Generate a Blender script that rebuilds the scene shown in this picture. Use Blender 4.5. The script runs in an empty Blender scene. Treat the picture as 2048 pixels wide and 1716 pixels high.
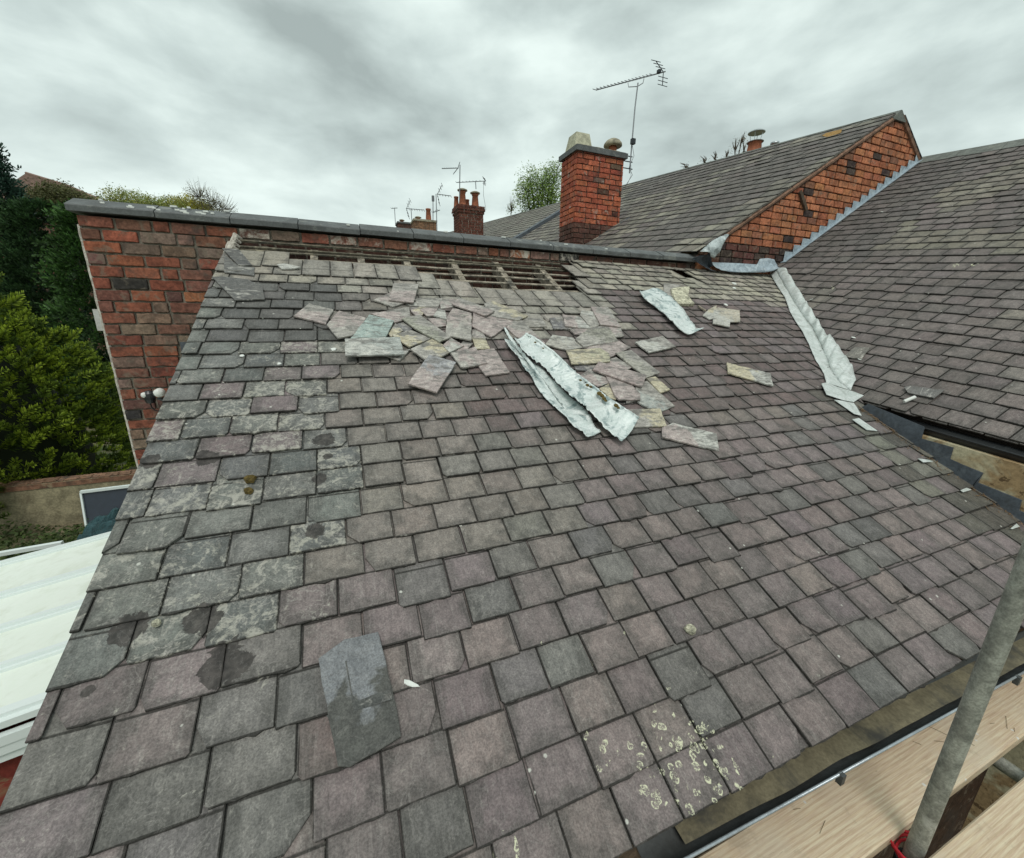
import bpy, math, random
from mathutils import Vector, Matrix, noise as mnoise
random.seed(7)
SC = bpy.context.scene
COL = SC.collection
V = Vector
# ------------------------------------------------------------------ camera
CA = V((0.9280030, -0.3723301, 0.0134397))      # right
CB = V((0.0865237, 0.2504593, 0.9642530))       # up
CC = V((0.3623865, 0.8936668, -0.2646423))      # forward
FPX = 809.14
cam = bpy.data.cameras.new('camera'); camo = bpy.data.objects.new('camera', cam); COL.objects.link(camo)
camo.matrix_world = Matrix(((CA.x, CB.x, -CC.x, 0), (CA.y, CB.y, -CC.y, 0), (CA.z, CB.z, -CC.z, 0), (0, 0, 0, 1)))
cam.sensor_fit = 'HORIZONTAL'; cam.sensor_width = 36; cam.lens = FPX / 2048 * 36
cam.clip_start = 0.05; cam.clip_end = 2000
SC.camera = camo
# ------------------------------------------------------------------ light
SUN_EL, SUN_ROT = math.radians(58), math.radians(200)
w = bpy.data.worlds.new('World'); SC.world = w; w.use_nodes = True
nt = w.node_tree; nt.nodes.clear()
def wn(t, **k):
    n = nt.nodes.new(t)
    for a, b in k.items(): setattr(n, a, b)
    return n
wl = nt.links.new
sky = wn('ShaderNodeTexSky', sky_type='NISHITA', sun_disc=False, sun_elevation=SUN_EL, sun_rotation=SUN_ROT)
bg1 = wn('ShaderNodeBackground'); bg1.inputs['Strength'].default_value = 0.06; wl(sky.outputs[0], bg1.inputs[0])
tc = wn('ShaderNodeTexCoord'); sep = wn('ShaderNodeSeparateXYZ'); wl(tc.outputs['Generated'], sep.inputs[0])
def wm(op, a, b=None, c=None):
    n = wn('ShaderNodeMath', operation=op)
    for i, x in enumerate((a, b, c)):
        if x is None: continue
        if isinstance(x, (int, float)): n.inputs[i].default_value = x
        else: wl(x, n.inputs[i])
    return n.outputs[0]
zc = wm('MAXIMUM', sep.outputs['Z'], 0.0)
mp = wn('ShaderNodeMapping'); mp.inputs['Rotation'].default_value = (0, 0, 0.4); mp.inputs['Scale'].default_value = (1.0, 1.0, 2.3); mp.inputs['Location'].default_value = (3.1, 1.4, 0.6)
wl(tc.outputs['Generated'], mp.inputs[0])
def wnoise(scale, det, rough, dist):
    n = wn('ShaderNodeTexNoise'); n.inputs['Scale'].default_value = scale; n.inputs['Detail'].default_value = det
    n.inputs['Roughness'].default_value = rough; n.inputs['Distortion'].default_value = dist; wl(mp.outputs[0], n.inputs['Vector']); return n.outputs['Fac']
n1 = wnoise(1.7, 3, 0.5, 0.25); n2 = wnoise(4.3, 6, 0.52, 0.2)
n3 = wnoise(9.5, 4, 0.5, 0.1)
s = wm('ADD', wm('ADD', wm('MULTIPLY', n1, 0.46), wm('MULTIPLY', n2, 0.42)), wm('MULTIPLY', n3, 0.12))
ramp = wn('ShaderNodeValToRGB'); wl(s, ramp.inputs[0])
e = ramp.color_ramp.elements; e[0].position = 0.36; e[0].color = (0.39, 0.46, 0.445, 1); e[1].position = 0.60; e[1].color = (0.85, 0.97, 0.925, 1)
e2 = e.new(0.48); e2.color = (0.60, 0.70, 0.675, 1)
hz = wm('POWER', wm('SUBTRACT', 1.0, zc), 13.0)
mixh = wn('ShaderNodeMix', data_type='RGBA'); wl(wm('MULTIPLY', hz, 0.55), mixh.inputs['Factor']); wl(ramp.outputs[0], mixh.inputs['A']); mixh.inputs['B'].default_value = (0.85, 0.94, 0.91, 1)
bg2 = wn('ShaderNodeBackground'); bg2.inputs['Strength'].default_value = 1.0; wl(mixh.outputs['Result'], bg2.inputs[0])
mx = wn('ShaderNodeMixShader'); mx.inputs[0].default_value = 0.93; wl(bg1.outputs[0], mx.inputs[1]); wl(bg2.outputs[0], mx.inputs[2])
wo = wn('ShaderNodeOutputWorld'); wl(mx.outputs[0], wo.inputs[0])
sl = bpy.data.lights.new('sun', 'SUN'); sl.energy = 1.3; sl.angle = math.radians(25); sl.color = (1, 0.95, 0.90)
so = bpy.data.objects.new('sun', sl); COL.objects.link(so)
so.rotation_euler = (math.radians(90) - SUN_EL, 0, -SUN_ROT + math.pi)
SC.view_settings.view_transform = 'Standard'; SC.view_settings.look = 'None'; SC.view_settings.exposure = 0.10; SC.view_settings.gamma = 1
SC.render.film_transparent = False
# ------------------------------------------------------------------ survey helpers (photo point -> a plane of the place)
def ray(px, py): return CA * ((px - 1024) / FPX) - CB * ((py - 858) / FPX) + CC
def pl(px, py, p0, n):
    d = ray(px, py); return d * (p0.dot(n) / d.dot(n))
def dep(px, py, d): return ray(px, py) * d
AL = 0.4897079
SLV = V((0, math.cos(AL), math.sin(AL))); NM = V((0, -math.sin(AL), math.cos(AL))); CH = 1.4
X, Y, Z = V((1, 0, 0)), V((0, 1, 0)), V((0, 0, 1))
def mp3(u, v, h=0.0): return X * u + SLV * v + NM * (h - CH)
def muv(px, py, h=0.0):
    d = ray(px, py); p = d * ((h - CH) / d.dot(NM)); return (p.x, p.dot(SLV))
YW = 4.07
def wallp(px, py, y=YW): return pl(px, py, V((0, y, 0)), Y)
DD = ray(680, 523).normalized()
_a, _b = wallp(1560, 530), wallp(1835, 325)
NR = (_b - _a).cross(DD).normalized(); NR *= (1 if NR.z > 0 else -1)
UR = DD.cross(NR).normalized(); UR *= (1 if UR.z > 0 else -1)
OR = pl(1716, 803, _a, NR)
def rp3(d, u, h=0.0): return OR + DD * d + UR * u + NR * h
def ruv(px, py, h=0.0):
    p = pl(px, py, OR + NR * h, NR) - OR; return (p.dot(DD), p.dot(UR))
G1, G2 = wallp(1398, 500), wallp(1800, 222)
NG = (G2 - G1).cross(DD).normalized(); NG *= (1 if NG.z > 0 else -1)
UG = DD.cross(NG).normalized(); UG *= (1 if UG.z > 0 else -1)
def gp3(d, u, h=0.0): return G1 + DD * d + UG * u + NG * h
GZ = -4.4
# ------------------------------------------------------------------ mesh helpers
class MB:
    def __init__(s): s.v = []; s.f = []; s.c = []; s.c2 = []; s.uv = []; s.cur = (0.5, 0.5, 0.5, 0.5); s.cur2 = (0.5, 0.5, 0.5, 0.5); s.smooth = False
    def vert(s, p, uv=(0, 0)):
        s.v.append((p[0], p[1], p[2])); s.c.append(s.cur); s.c2.append(s.cur2); s.uv.append(uv); return len(s.v) - 1
    def face(s, ids): s.f.append(tuple(ids))
    def poly(s, pts, uvs=None):
        ids = [s.vert(p, uvs[i] if uvs else (0, 0)) for i, p in enumerate(pts)]; s.face(ids)
    def prism(s, pts, off, uvs=None):
        n = len(pts); a = [s.vert(p, uvs[i] if uvs else (0, 0)) for i, p in enumerate(pts)]
        b = [s.vert(V(p) + off, uvs[i] if uvs else (0, 0)) for i, p in enumerate(pts)]
        s.face(a[::-1]); s.face(b)
        for i in range(n): s.face((a[i], a[(i + 1) % n], b[(i + 1) % n], b[i]))
    def box(s, c, hx, hy, hz, ax=X, ay=Y, az=Z):
        c = V(c); P = [s.vert(c + ax * (hx * i) + ay * (hy * j) + az * (hz * k)) for k in (-1, 1) for j in (-1, 1) for i in (-1, 1)]
        for q in ((0, 2, 3, 1), (4, 5, 7, 6), (0, 1, 5, 4), (2, 6, 7, 3), (0, 4, 6, 2), (1, 3, 7, 5)): s.face([P[i] for i in q])
    def bar(s, a, b, w, h, up=Z):
        a, b = V(a), V(b); d = (b - a); L = d.length; d.normalize(); sd = d.cross(up).normalized(); u2 = sd.cross(d)
        s.box((a + b) / 2, L / 2, w / 2, h / 2, d, sd, u2)
    def tube(s, pts, r, n=8, cap=True):
        pts = [V(p) for p in pts]; rings = []; pr = None
        for i, p in enumerate(pts):
            t = (pts[min(i + 1, len(pts) - 1)] - pts[max(i - 1, 0)]).normalized()
            if pr is None: pr = t.orthogonal().normalized()
            pr = (pr - t * pr.dot(t)).normalized(); q = t.cross(pr); rr = r[i] if isinstance(r, (list, tuple)) else r
            rings.append([s.vert(p + pr * math.cos(6.28318 * k / n) * rr + q * math.sin(6.28318 * k / n) * rr) for k in range(n)])
        for a, b in zip(rings, rings[1:]):
            for k in range(n): s.face((a[k], a[(k + 1) % n], b[(k + 1) % n], b[k]))
        if cap: s.face(rings[0][::-1]); s.face(rings[-1])
    def lathe(s, base, prof, n=20, ax=Z):
        ax = V(ax).normalized(); p = ax.orthogonal().normalized(); q = ax.cross(p); rings = []
        for r, z in prof: rings.append([s.vert(V(base) + ax * z + (p * math.cos(6.28318 * k / n) + q * math.sin(6.28318 * k / n)) * max(r, 1e-4)) for k in range(n)])
        for a, b in zip(rings, rings[1:]):
            for k in range(n): s.face((a[k], a[(k + 1) % n], b[(k + 1) % n], b[k]))
    def build(s, name, mat, parent=None, center=False, smooth=None):
        me = bpy.data.meshes.new(name); vs = s.v; loc = V((0, 0, 0))
        if center and vs:
            loc = V((sum(p[0] for p in vs), sum(p[1] for p in vs), sum(p[2] for p in vs))) / len(vs)
            loc.z = min(p[2] for p in vs)
            vs = [(p[0] - loc.x, p[1] - loc.y, p[2] - loc.z) for p in vs]
        me.from_pydata(vs, [], s.f)
        a = me.color_attributes.new('Col', 'FLOAT_COLOR', 'POINT'); a.data.foreach_set('color', [x for c in s.c for x in c])
        a = me.color_attributes.new('Col2', 'FLOAT_COLOR', 'POINT'); a.data.foreach_set('color', [x for c in s.c2 for x in c])
        uvl = me.uv_layers.new(name='UVMap'); li = [0] * len(me.loops); me.loops.foreach_get('vertex_index', li)
        uvl.data.foreach_set('uv', [x for i in li for x in s.uv[i]])
        if (smooth if smooth is not None else s.smooth): me.polygons.foreach_set('use_smooth', [True] * len(me.polygons))
        me.materials.append(mat); me.update()
        o = bpy.data.objects.new(name, me); COL.objects.link(o); o.location = loc
        if parent is not None:
            r = parent; base = V((0, 0, 0))
            while r is not None: base += r.location; r = r.parent
            o.parent = parent; o.location = loc - base
        return o
def tag(o, label=None, cat=None, group=None, kind=None):
    for k, x in (('label', label), ('category', cat), ('group', group), ('kind', kind)):
        if x: o[k] = x
    return o
def thing(name, loc, label, cat, group=None):
    o = bpy.data.objects.new(name, None); o.location = loc; o.empty_display_size = 0.2; COL.objects.link(o); return tag(o, label, cat, group)
# ------------------------------------------------------------------ materials
def lin(r, g, b): return tuple((x / 255 / 12.92 if x / 255 <= 0.04045 else ((x / 255 + 0.055) / 1.055) ** 2.4) for x in (r, g, b))
class NT:
    def __init__(s, name, rough=0.8, metal=0.0, spec=0.3):
        s.m = bpy.data.materials.new(name); s.m.use_nodes = True; s.t = s.m.node_tree; s.b = s.t.nodes['Principled BSDF']
        s.b.inputs['Roughness'].default_value = rough; s.b.inputs['Metallic'].default_value = metal; s.b.inputs['Specular IOR Level'].default_value = spec
        s.tc = s.n('ShaderNodeTexCoord')
    def n(s, t, **k):
        x = s.t.nodes.new(t)
        for a, b in k.items(): setattr(x, a, b)
        return x
    def put(s, sock, v):
        if isinstance(v, (int, float)): sock.default_value = v
        elif isinstance(v, tuple): sock.default_value = (v + (1,)) if len(v) == 3 and sock.type == 'RGBA' else v
        else: s.t.links.new(v, sock)
    def math(s, op, a, b=0.0, c=0.0, clamp=False):
        x = s.n('ShaderNodeMath', operation=op); x.use_clamp = clamp
        for i, q in enumerate((a, b, c)): s.put(x.inputs[i], q)
        return x.outputs[0]
    def attr(s, name): return s.n('ShaderNodeAttribute', attribute_name=name)
    def co(s, scale=(1, 1, 1), loc=(0, 0, 0), src='Object', add=None):
        o = s.tc.outputs[src]
        if add is not None:
            a = s.n('ShaderNodeVectorMath', operation='ADD'); s.put(a.inputs[0], o); s.put(a.inputs[1], add); o = a.outputs[0]
        m = s.n('ShaderNodeMapping'); s.put(m.inputs[0], o); m.inputs['Scale'].default_value = scale; m.inputs['Location'].default_value = loc
        return m.outputs[0]
    def noise(s, vec, scale, det=4, rough=0.55, dist=0.0):
        x = s.n('ShaderNodeTexNoise'); s.put(x.inputs['Vector'], vec); x.inputs['Scale'].default_value = scale; x.inputs['Detail'].default_value = det
        x.inputs['Roughness'].default_value = rough; x.inputs['Distortion'].default_value = dist; return x.outputs['Fac']
    def vor(s, vec, scale, feat='F1'):
        x = s.n('ShaderNodeTexVoronoi', feature=feat); s.put(x.inputs['Vector'], vec); x.inputs['Scale'].default_value = scale; return x
    def sstep(s, x, a, b, lo=0.0, hi=1.0):
        m = s.n('ShaderNodeMapRange', interpolation_type='SMOOTHSTEP'); s.put(m.inputs[0], x); m.inputs[1].default_value = a; m.inputs[2].default_value = b
        m.inputs[3].default_value = lo; m.inputs[4].default_value = hi; return m.outputs[0]
    def mix(s, f, a, b, mode='MIX'):
        x = s.n('ShaderNodeMix', data_type='RGBA', blend_type=mode); s.put(x.inputs['Factor'], f); s.put(x.inputs['A'], a); s.put(x.inputs['B'], b); return x.outputs['Result']
    def bump(s, h, strength=0.5, dist=0.01):
        x = s.n('ShaderNodeBump'); x.inputs['Strength'].default_value = strength; x.inputs['Distance'].default_value = dist; s.put(x.inputs['Height'], h); s.put(s.b.inputs['Normal'], x.outputs[0])
    def out(s, col): s.put(s.b.inputs['Base Color'], col); return s.m
LICHEN = []      # filled below: centres of the big lichen patches on the roof (x, y, z, radius)
def slate_mat(name, roof=True, vdir=(1, 1, 1)):
    q = NT(name, 0.78, 0, 0.28)
    a = q.attr('Col'); b = q.attr('Col2'); uvm = q.co(src='UV'); sx = q.n('ShaderNodeSeparateXYZ'); q.put(sx.inputs[0], uvm)
    off = q.n('ShaderNodeVectorMath', operation='SCALE'); q.put(off.inputs[0], b.outputs['Color']); off.inputs['Scale'].default_value = 37.0
    P = q.co(add=off.outputs[0]); PO = q.co()
    big = q.noise(P, 9, 5, 0.6, 0.6); fine = q.noise(P, 190, 5, 0.7); mid = q.noise(P, 34, 6, 0.65, 0.4)
    c = a.outputs['Color']
    if roof:
        u, v = sx.outputs[0], sx.outputs[1]
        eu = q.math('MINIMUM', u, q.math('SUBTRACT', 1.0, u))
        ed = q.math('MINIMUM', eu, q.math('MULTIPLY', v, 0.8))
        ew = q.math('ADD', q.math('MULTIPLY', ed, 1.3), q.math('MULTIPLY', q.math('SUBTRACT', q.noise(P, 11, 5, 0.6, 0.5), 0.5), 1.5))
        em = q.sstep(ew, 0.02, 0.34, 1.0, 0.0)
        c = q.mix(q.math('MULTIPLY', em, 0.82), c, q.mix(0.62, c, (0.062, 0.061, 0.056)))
        st = q.n('ShaderNodeVectorMath', operation='ADD'); q.put(st.inputs[0], uvm); q.put(st.inputs[1], off.outputs[0])
        sm = q.n('ShaderNodeMapping'); q.put(sm.inputs[0], st.outputs[0]); sm.inputs['Scale'].default_value = (11, 0.8, 1)
        sn = q.noise(sm.outputs[0], 1.6, 5, 0.62, 0.25)
        c = q.mix(q.sstep(sn, 0.52, 0.70, 0, 0.5), c, q.mix(0.5, c, (0.32, 0.30, 0.28)))
        c = q.mix(q.sstep(sn, 0.48, 0.30, 0, 0.55), c, q.mix(0.55, c, (0.055, 0.053, 0.05)))
        vn = q.math('ABSOLUTE', q.math('SUBTRACT', q.noise(P, 8, 5, 0.6, 1.2), 0.5))
        c = q.mix(q.math('MULTIPLY', q.sstep(vn, 0.018, 0.004), q.math('ADD', 0.0, q.math('MULTIPLY', a.outputs['Alpha'], 0.5))), c, (0.40, 0.38, 0.35))
        wd = q.noise(PO, 1.7, 6, 0.65, 0.5)
        c = q.mix(q.sstep(wd, 0.40, 0.62, 0.0, 0.35), c, q.mix(0.5, c, (0.07, 0.068, 0.062)))
        joint_shade = q.math('MAXIMUM', q.sstep(eu, 0.010, 0.003), q.math('MAXIMUM', q.sstep(v, 0.02, 0.004), q.math('MULTIPLY', q.sstep(v, 0.975, 0.995), q.sstep(v, 1.06, 1.02))))  # dirt in the joints, plus shade under each overlapping slate painted into the colour
        c = q.mix(q.math('MULTIPLY', joint_shade, 0.85), c, (0.022, 0.021, 0.018))
    else:
        k = q.math('ADD', q.math('MULTIPLY', q.math('SUBTRACT', sx.outputs[0], 0.5), 0.55), big)
        c = q.mix(q.sstep(k, 0.47, 0.58), c, b.outputs['Color'])
        stv = q.co(scale=(3, 11, 3)); s2 = q.noise(stv, 3, 5, 0.55, 1.2)
        sa = b.outputs['Alpha']; c = q.mix(q.math('MULTIPLY', q.sstep(s2, 0.5, 0.62, 0, 0.75), sa), c, (0.15, 0.145, 0.135))
        c = q.mix(q.math('MULTIPLY', q.sstep(s2, 0.46, 0.34, 0, 0.5), sa), c, (0.58, 0.56, 0.51))
    c = q.mix(0.30 if roof else 0.4, c, q.mix(q.sstep(mid, 0.34, 0.66), (0.28, 0.28, 0.28), (0.76, 0.75, 0.73)), 'OVERLAY')
    c = q.mix(0.42, c, q.mix(q.sstep(fine, 0.34, 0.66), (0.2, 0.2, 0.2), (0.82, 0.82, 0.82)), 'OVERLAY')
    # pale crustose lichen fuzz, amount in alpha
    ln = q.math('ADD', q.noise(P, 22, 7, 0.75, 0.8), q.math('MULTIPLY', q.noise(P, 90, 3), 0.25))
    th = q.math('SUBTRACT', 0.86, q.math('MULTIPLY', a.outputs['Alpha'], 0.30))
    lm = q.math('MULTIPLY', q.math('SUBTRACT', ln, th), 9.0, clamp=True)
    c = q.mix(q.math('MULTIPLY', lm, 0.72), c, q.mix(q.noise(P, 6), (0.47, 0.445, 0.41), (0.42, 0.41, 0.33)))
    vr = q.vor(P, 17); vs_ = q.math('ADD', vr.outputs['Distance'], q.math('MULTIPLY', q.noise(P, 70), 0.16))
    rc = q.n('ShaderNodeSeparateXYZ'); q.put(rc.inputs[0], vr.outputs['Color'])
    dot = q.math('MULTIPLY', q.sstep(vs_, 0.19, 0.14), q.math('GREATER_THAN', rc.outputs[0], 0.86))
    c = q.mix(q.math('MULTIPLY', dot, 0.8), c, (0.62, 0.62, 0.56))
    if roof:
        for (x, y, z, r) in DARKP:
            dn = q.n('ShaderNodeVectorMath', operation='DISTANCE'); q.put(dn.inputs[0], PO); dn.inputs[1].default_value = (x, y, z)
            dd = q.math('ADD', dn.outputs['Value'], q.math('MULTIPLY', q.math('SUBTRACT', q.noise(PO, 16, 6, 0.65, 1.0), 0.5), r * 1.9))
            c = q.mix(q.sstep(dd, r, r * 0.93, 0, 0.9), c, q.mix(q.sstep(mid, 0.35, 0.7), (0.030, 0.028, 0.026), (0.085, 0.076, 0.070)))
        if LICHEN:
            tot = None
            for (x, y, z, r) in LICHEN:
                dn = q.n('ShaderNodeVectorMath', operation='DISTANCE'); q.put(dn.inputs[0], PO); dn.inputs[1].default_value = (x, y, z)
                t_ = q.sstep(dn.outputs['Value'], r * 1.25, r * 0.35); tot = t_ if tot is None else q.math('MAXIMUM', tot, t_)
            LS = 34 if len(LICHEN) > 3 else 9
            wrp = q.n('ShaderNodeVectorMath', operation='ADD'); nz_ = q.n('ShaderNodeTexNoise'); nz_.inputs['Scale'].default_value = LS * 1.4; q.put(nz_.inputs['Vector'], PO)
            sc_ = q.n('ShaderNodeVectorMath', operation='SCALE'); q.put(sc_.inputs[0], nz_.outputs['Color']); sc_.inputs['Scale'].default_value = 0.6 / LS; q.put(wrp.inputs[0], PO); q.put(wrp.inputs[1], sc_.outputs[0])
            vc = q.vor(wrp.outputs[0], LS); rr_ = q.n('ShaderNodeSeparateXYZ'); q.put(rr_.inputs[0], vc.outputs['Color'])
            d_ = vc.outputs['Distance']; rad = q.math('ADD', 0.22, q.math('MULTIPLY', rr_.outputs[1], 0.25))
            rg = q.sstep(q.math('ABSOLUTE', q.math('SUBTRACT', d_, rad)), 0.085, 0.03)
            inn = q.math('MULTIPLY', q.sstep(q.math('SUBTRACT', rad, d_), 0.02, 0.1), q.sstep(q.noise(PO, LS * 6, 4, 0.7, 1.0), 0.50, 0.60))
            mk = q.math('MAXIMUM', q.math('MULTIPLY', rg, q.sstep(q.noise(PO, LS * 2.2, 4, 0.65), 0.44, 0.54)), inn)
            keep = q.math('GREATER_THAN', q.math('ADD', tot, q.math('MULTIPLY', q.math('SUBTRACT', rr_.outputs[0], 0.5), 0.9)), 0.34)
            mk = q.math('MULTIPLY', q.math('MULTIPLY', mk, keep), q.math('GREATER_THAN', tot, 0.02))
            c = q.mix(q.math('MULTIPLY', mk, 0.9), c, (0.66, 0.66, 0.47))
    ly = q.math('FLOOR', q.math('MULTIPLY', q.noise(P, 7, 6, 0.55, 0.9), 11.0)); lf = q.math('FRACT', q.math('MULTIPLY', q.noise(P, 7, 6, 0.55, 0.9), 11.0))
    c = q.mix(q.math('MULTIPLY', q.sstep(lf, 0.10, 0.0), 0.22), c, (0.05, 0.048, 0.045)); c = q.mix(q.math('MULTIPLY', q.sstep(lf, 0.86, 1.0), 0.12), c, (0.42, 0.40, 0.38))
    q.bump(q.math('ADD', q.math('ADD', q.math('MULTIPLY', ly, 0.35), q.math('MULTIPLY', mid, 0.7)), q.math('ADD', q.math('MULTIPLY', fine, 0.3), q.math('MULTIPLY', big, 1.0))), 0.6, 0.006)
    return q.out(c)
for (px, py, r) in [(1435, 1560, .075), (1405, 1520, .06), (1345, 1495, .05), (1390, 1465, .04), (1430, 1480, .04), (1320, 1440, .045), (1372, 1590, .045), (1340, 1545, .03), (1300, 1570, .045),
                    (1205, 1497, .05), (1275, 1493, .035), (1250, 1272, .014), (1188, 1328, .014), (1332, 1375, .014), (1535, 1510, .018), (1010, 1700, .03), (1080, 1290, .014)]:
    p = mp3(*muv(px, py, .018), .018); LICHEN.append((p.x, p.y, p.z, r))
DARKP = []
for (px, py, r) in [(262, 1262, .045), (405, 1238, .05), (452, 1335, .062), (415, 918, .045), (648, 882, .045), (630, 1065, .035), (640, 960, .03), (300, 925, .035), (655, 915, .02), (180, 1385, .02)]:
    p = mp3(*muv(px, py, .018), .018); DARKP.append((p.x, p.y, p.z, r))
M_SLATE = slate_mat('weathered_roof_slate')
DARKP = []
LICHEN2 = LICHEN; LICHEN = []
p = rp3(*ruv(1930, 531, .015), .015); LICHEN.append((p.x, p.y, p.z, .10)); p = rp3(*ruv(1655, 580, .015), .015); LICHEN.append((p.x, p.y, p.z, .05))
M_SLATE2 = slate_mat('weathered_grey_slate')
LICHEN = []
M_LOOSE = slate_mat('loose_slate', False)
def brick_mat(name, white=0.25, soot=0.55):
    q = NT(name, 0.88, 0, 0.2); a = q.attr('Col'); b = q.attr('Col2')
    off = q.n('ShaderNodeVectorMath', operation='SCALE'); q.put(off.inputs[0], b.outputs['Color']); off.inputs['Scale'].default_value = 31.0
    P = q.co(add=off.outputs[0]); PO = q.co()
    f = q.noise(P, 60, 6, 0.7); m = q.noise(P, 14, 5, 0.6, 0.8)
    c = q.mix(0.8, a.outputs['Color'], q.mix(q.sstep(m, 0.3, 0.7), (0.3, 0.3, 0.3), (0.72, 0.70, 0.68)), 'OVERLAY')
    c = q.mix(0.55, c, q.mix(q.sstep(f, 0.3, 0.7), (0.2, 0.2, 0.2), (0.78, 0.78, 0.78)), 'OVERLAY')
    wn_ = q.math('ADD', q.noise(PO, 7, 6, 0.7, 0.6), q.math('MULTIPLY', q.noise(PO, 60, 4), 0.2))
    th = q.math('SUBTRACT', 0.98, q.math('MULTIPLY', a.outputs['Alpha'], 0.42))
    c = q.mix(q.math('MULTIPLY', q.math('SUBTRACT', wn_, th), 7.0, clamp=True), c, (0.52, 0.47, 0.40))
    sn = q.noise(PO, 3.5, 5, 0.6, 0.4)
    c = q.mix(q.sstep(q.noise(PO, 10, 6, 0.7, 1.0), 0.54, 0.64, 0, 0.55), c, (0.20, 0.165, 0.125))
    c = q.mix(q.sstep(sn, 0.52, 0.70, 0, soot), c, (0.055, 0.05, 0.045))
    q.bump(q.math('ADD', q.math('MULTIPLY', m, 1.0), q.math('MULTIPLY', f, 0.6)), 0.7, 0.006)
    return q.out(c)
M_BRICK = brick_mat('old_red_brick', 0.25, 0.8); M_BRICKR = brick_mat('orange_gable_brick', 0.1, 0.3); M_BRICKF = brick_mat('chimney_brick', 0.1, 0.45)
def simple(name, col, rough=0.8, metal=0.0, var=0.35, scale=12, spec=0.3, bump=0.3, bd=0.004, dark=(0.05, 0.05, 0.045), dk=0.0, dsc=5, pale=None, pk=0.0):
    q = NT(name, rough, metal, spec); P = q.co(); n = q.noise(P, scale, 6, 0.62, 0.4); f = q.noise(P, scale * 8, 4, 0.7)
    c = q.mix(var, col, q.mix(q.sstep(n, 0.3, 0.7), (0.25, 0.25, 0.25), (0.78, 0.78, 0.78)), 'OVERLAY')
    c = q.mix(var * 0.8, c, q.mix(q.sstep(f, 0.3, 0.7), (0.25, 0.25, 0.25), (0.78, 0.78, 0.78)), 'OVERLAY')
    if dk: c = q.mix(q.sstep(q.noise(q.co(loc=(3, 1, 2)), dsc, 6, 0.65, 0.5), 0.48, 0.68, 0, dk), c, dark)
    if pale: c = q.mix(q.sstep(q.noise(q.co(loc=(7, 4, 2)), dsc * 1.3, 6, 0.7, 0.6), 0.54, 0.66, 0, pk), c, pale)
    if bump: q.bump(q.math('ADD', n, q.math('MULTIPLY', f, 0.5)), bump, bd)
    return q.out(c)
M_MORTAR = simple('lime_mortar', (0.23, 0.205, 0.165), 0.95, var=0.6, scale=20, dk=0.5, bump=0.8, bd=0.01)
M_MORTARP = simple('pale_verge_mortar', (0.52, 0.48, 0.42), 0.95, var=0.7, scale=30, dk=0.35, bump=1, bd=0.01)
M_MORTARD = simple('dark_mortar', (0.10, 0.085, 0.07), 0.95, var=0.6, scale=20, bump=0.8, bd=0.01)
M_COPING = simple('blue_brick_coping', (0.105, 0.112, 0.112), 0.6, var=0.4, scale=9, dk=0.35, spec=0.4, pale=(0.3, 0.31, 0.28), pk=0.5)
M_RIDGE = simple('grey_ridge_tile', (0.15, 0.16, 0.145), 0.8, var=0.5, scale=8, dk=0.4, pale=(0.3, 0.31, 0.26), pk=0.5)
M_WOOD = simple('old_roof_batten', (0.27, 0.235, 0.185), 0.9, var=0.9, scale=16, dk=0.9, dsc=9, bump=0.6)
M_WOOD2 = simple('mossy_dark_batten', (0.13, 0.115, 0.085), 0.95, var=0.9, scale=22, dk=0.8, dsc=12, pale=(.33, .30, .22), pk=.8)
M_WOODD = simple('dark_old_timber', (0.09, 0.065, 0.045), 0.9, var=0.7, scale=16, dk=0.5, bump=0.6)
M_BLACK = simple('black_gutter_plastic', (0.012, 0.013, 0.015), 0.32, spec=0.5, var=0.2, bump=0.05, pale=(0.08, 0.085, 0.09), pk=0.35)
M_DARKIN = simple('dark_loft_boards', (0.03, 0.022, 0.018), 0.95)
M_SLUDGE = simple('gutter_sludge', (0.17, 0.15, 0.095), 0.6, var=0.5, scale=10, dk=0.95, dsc=4, spec=0.4)
M_GUT = simple('grey_gutter_metal', (0.06, 0.066, 0.066), 0.5, spec=0.4, dk=0.5)
M_GUTRIM = simple('shiny_gutter_rim', (0.38, 0.42, 0.45), 0.25, metal=0.4, spec=0.6, var=0.2, dk=0.3)
M_LEADD = simple('dark_lead_apron', (0.075, 0.088, 0.105), 0.55, var=0.5, scale=7, spec=0.45, dk=0.4, pale=(0.14, 0.16, 0.18), pk=0.6)
def lead_mat(name, base, stain, amt=0.5, rough=0.45):
    q = NT(name, rough, 0.15, 0.45); P = q.co(); n = q.noise(P, 16, 6, 0.65, 0.8); f = q.noise(P, 85, 5, 0.7); st = q.noise(q.co(scale=(1, 1, 1), loc=(2, 5, 1)), 7, 5, 0.7, 1.2)
    c = q.mix(0.55, base, q.mix(q.sstep(n, 0.3, 0.7), (0.28, 0.30, 0.30), (0.78, 0.80, 0.80)), 'OVERLAY')
    c = q.mix(0.45, c, q.mix(q.sstep(f, 0.3, 0.7), (0.3, 0.3, 0.3), (0.75, 0.75, 0.75)), 'OVERLAY')
    c = q.mix(q.sstep(q.math('ADD', q.math('MULTIPLY', st, 0.7), q.math('MULTIPLY', n, 0.3)), 0.50, 0.60, 0, amt), c, stain)
    c = q.mix(q.sstep(q.noise(q.co(loc=(1, 9, 4)), 30, 5, 0.75, 0.6), 0.63, 0.72, 0, 0.75 * amt), c, (0.12, 0.12, 0.07))
    q.bump(q.math('ADD', n, q.math('MULTIPLY', f, 0.3)), 0.5, 0.008); return q.out(c)
M_LEAD = lead_mat('oxidised_lead_sheet', (0.66, 0.71, 0.69), (0.22, 0.30, 0.30), 0.85)
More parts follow.
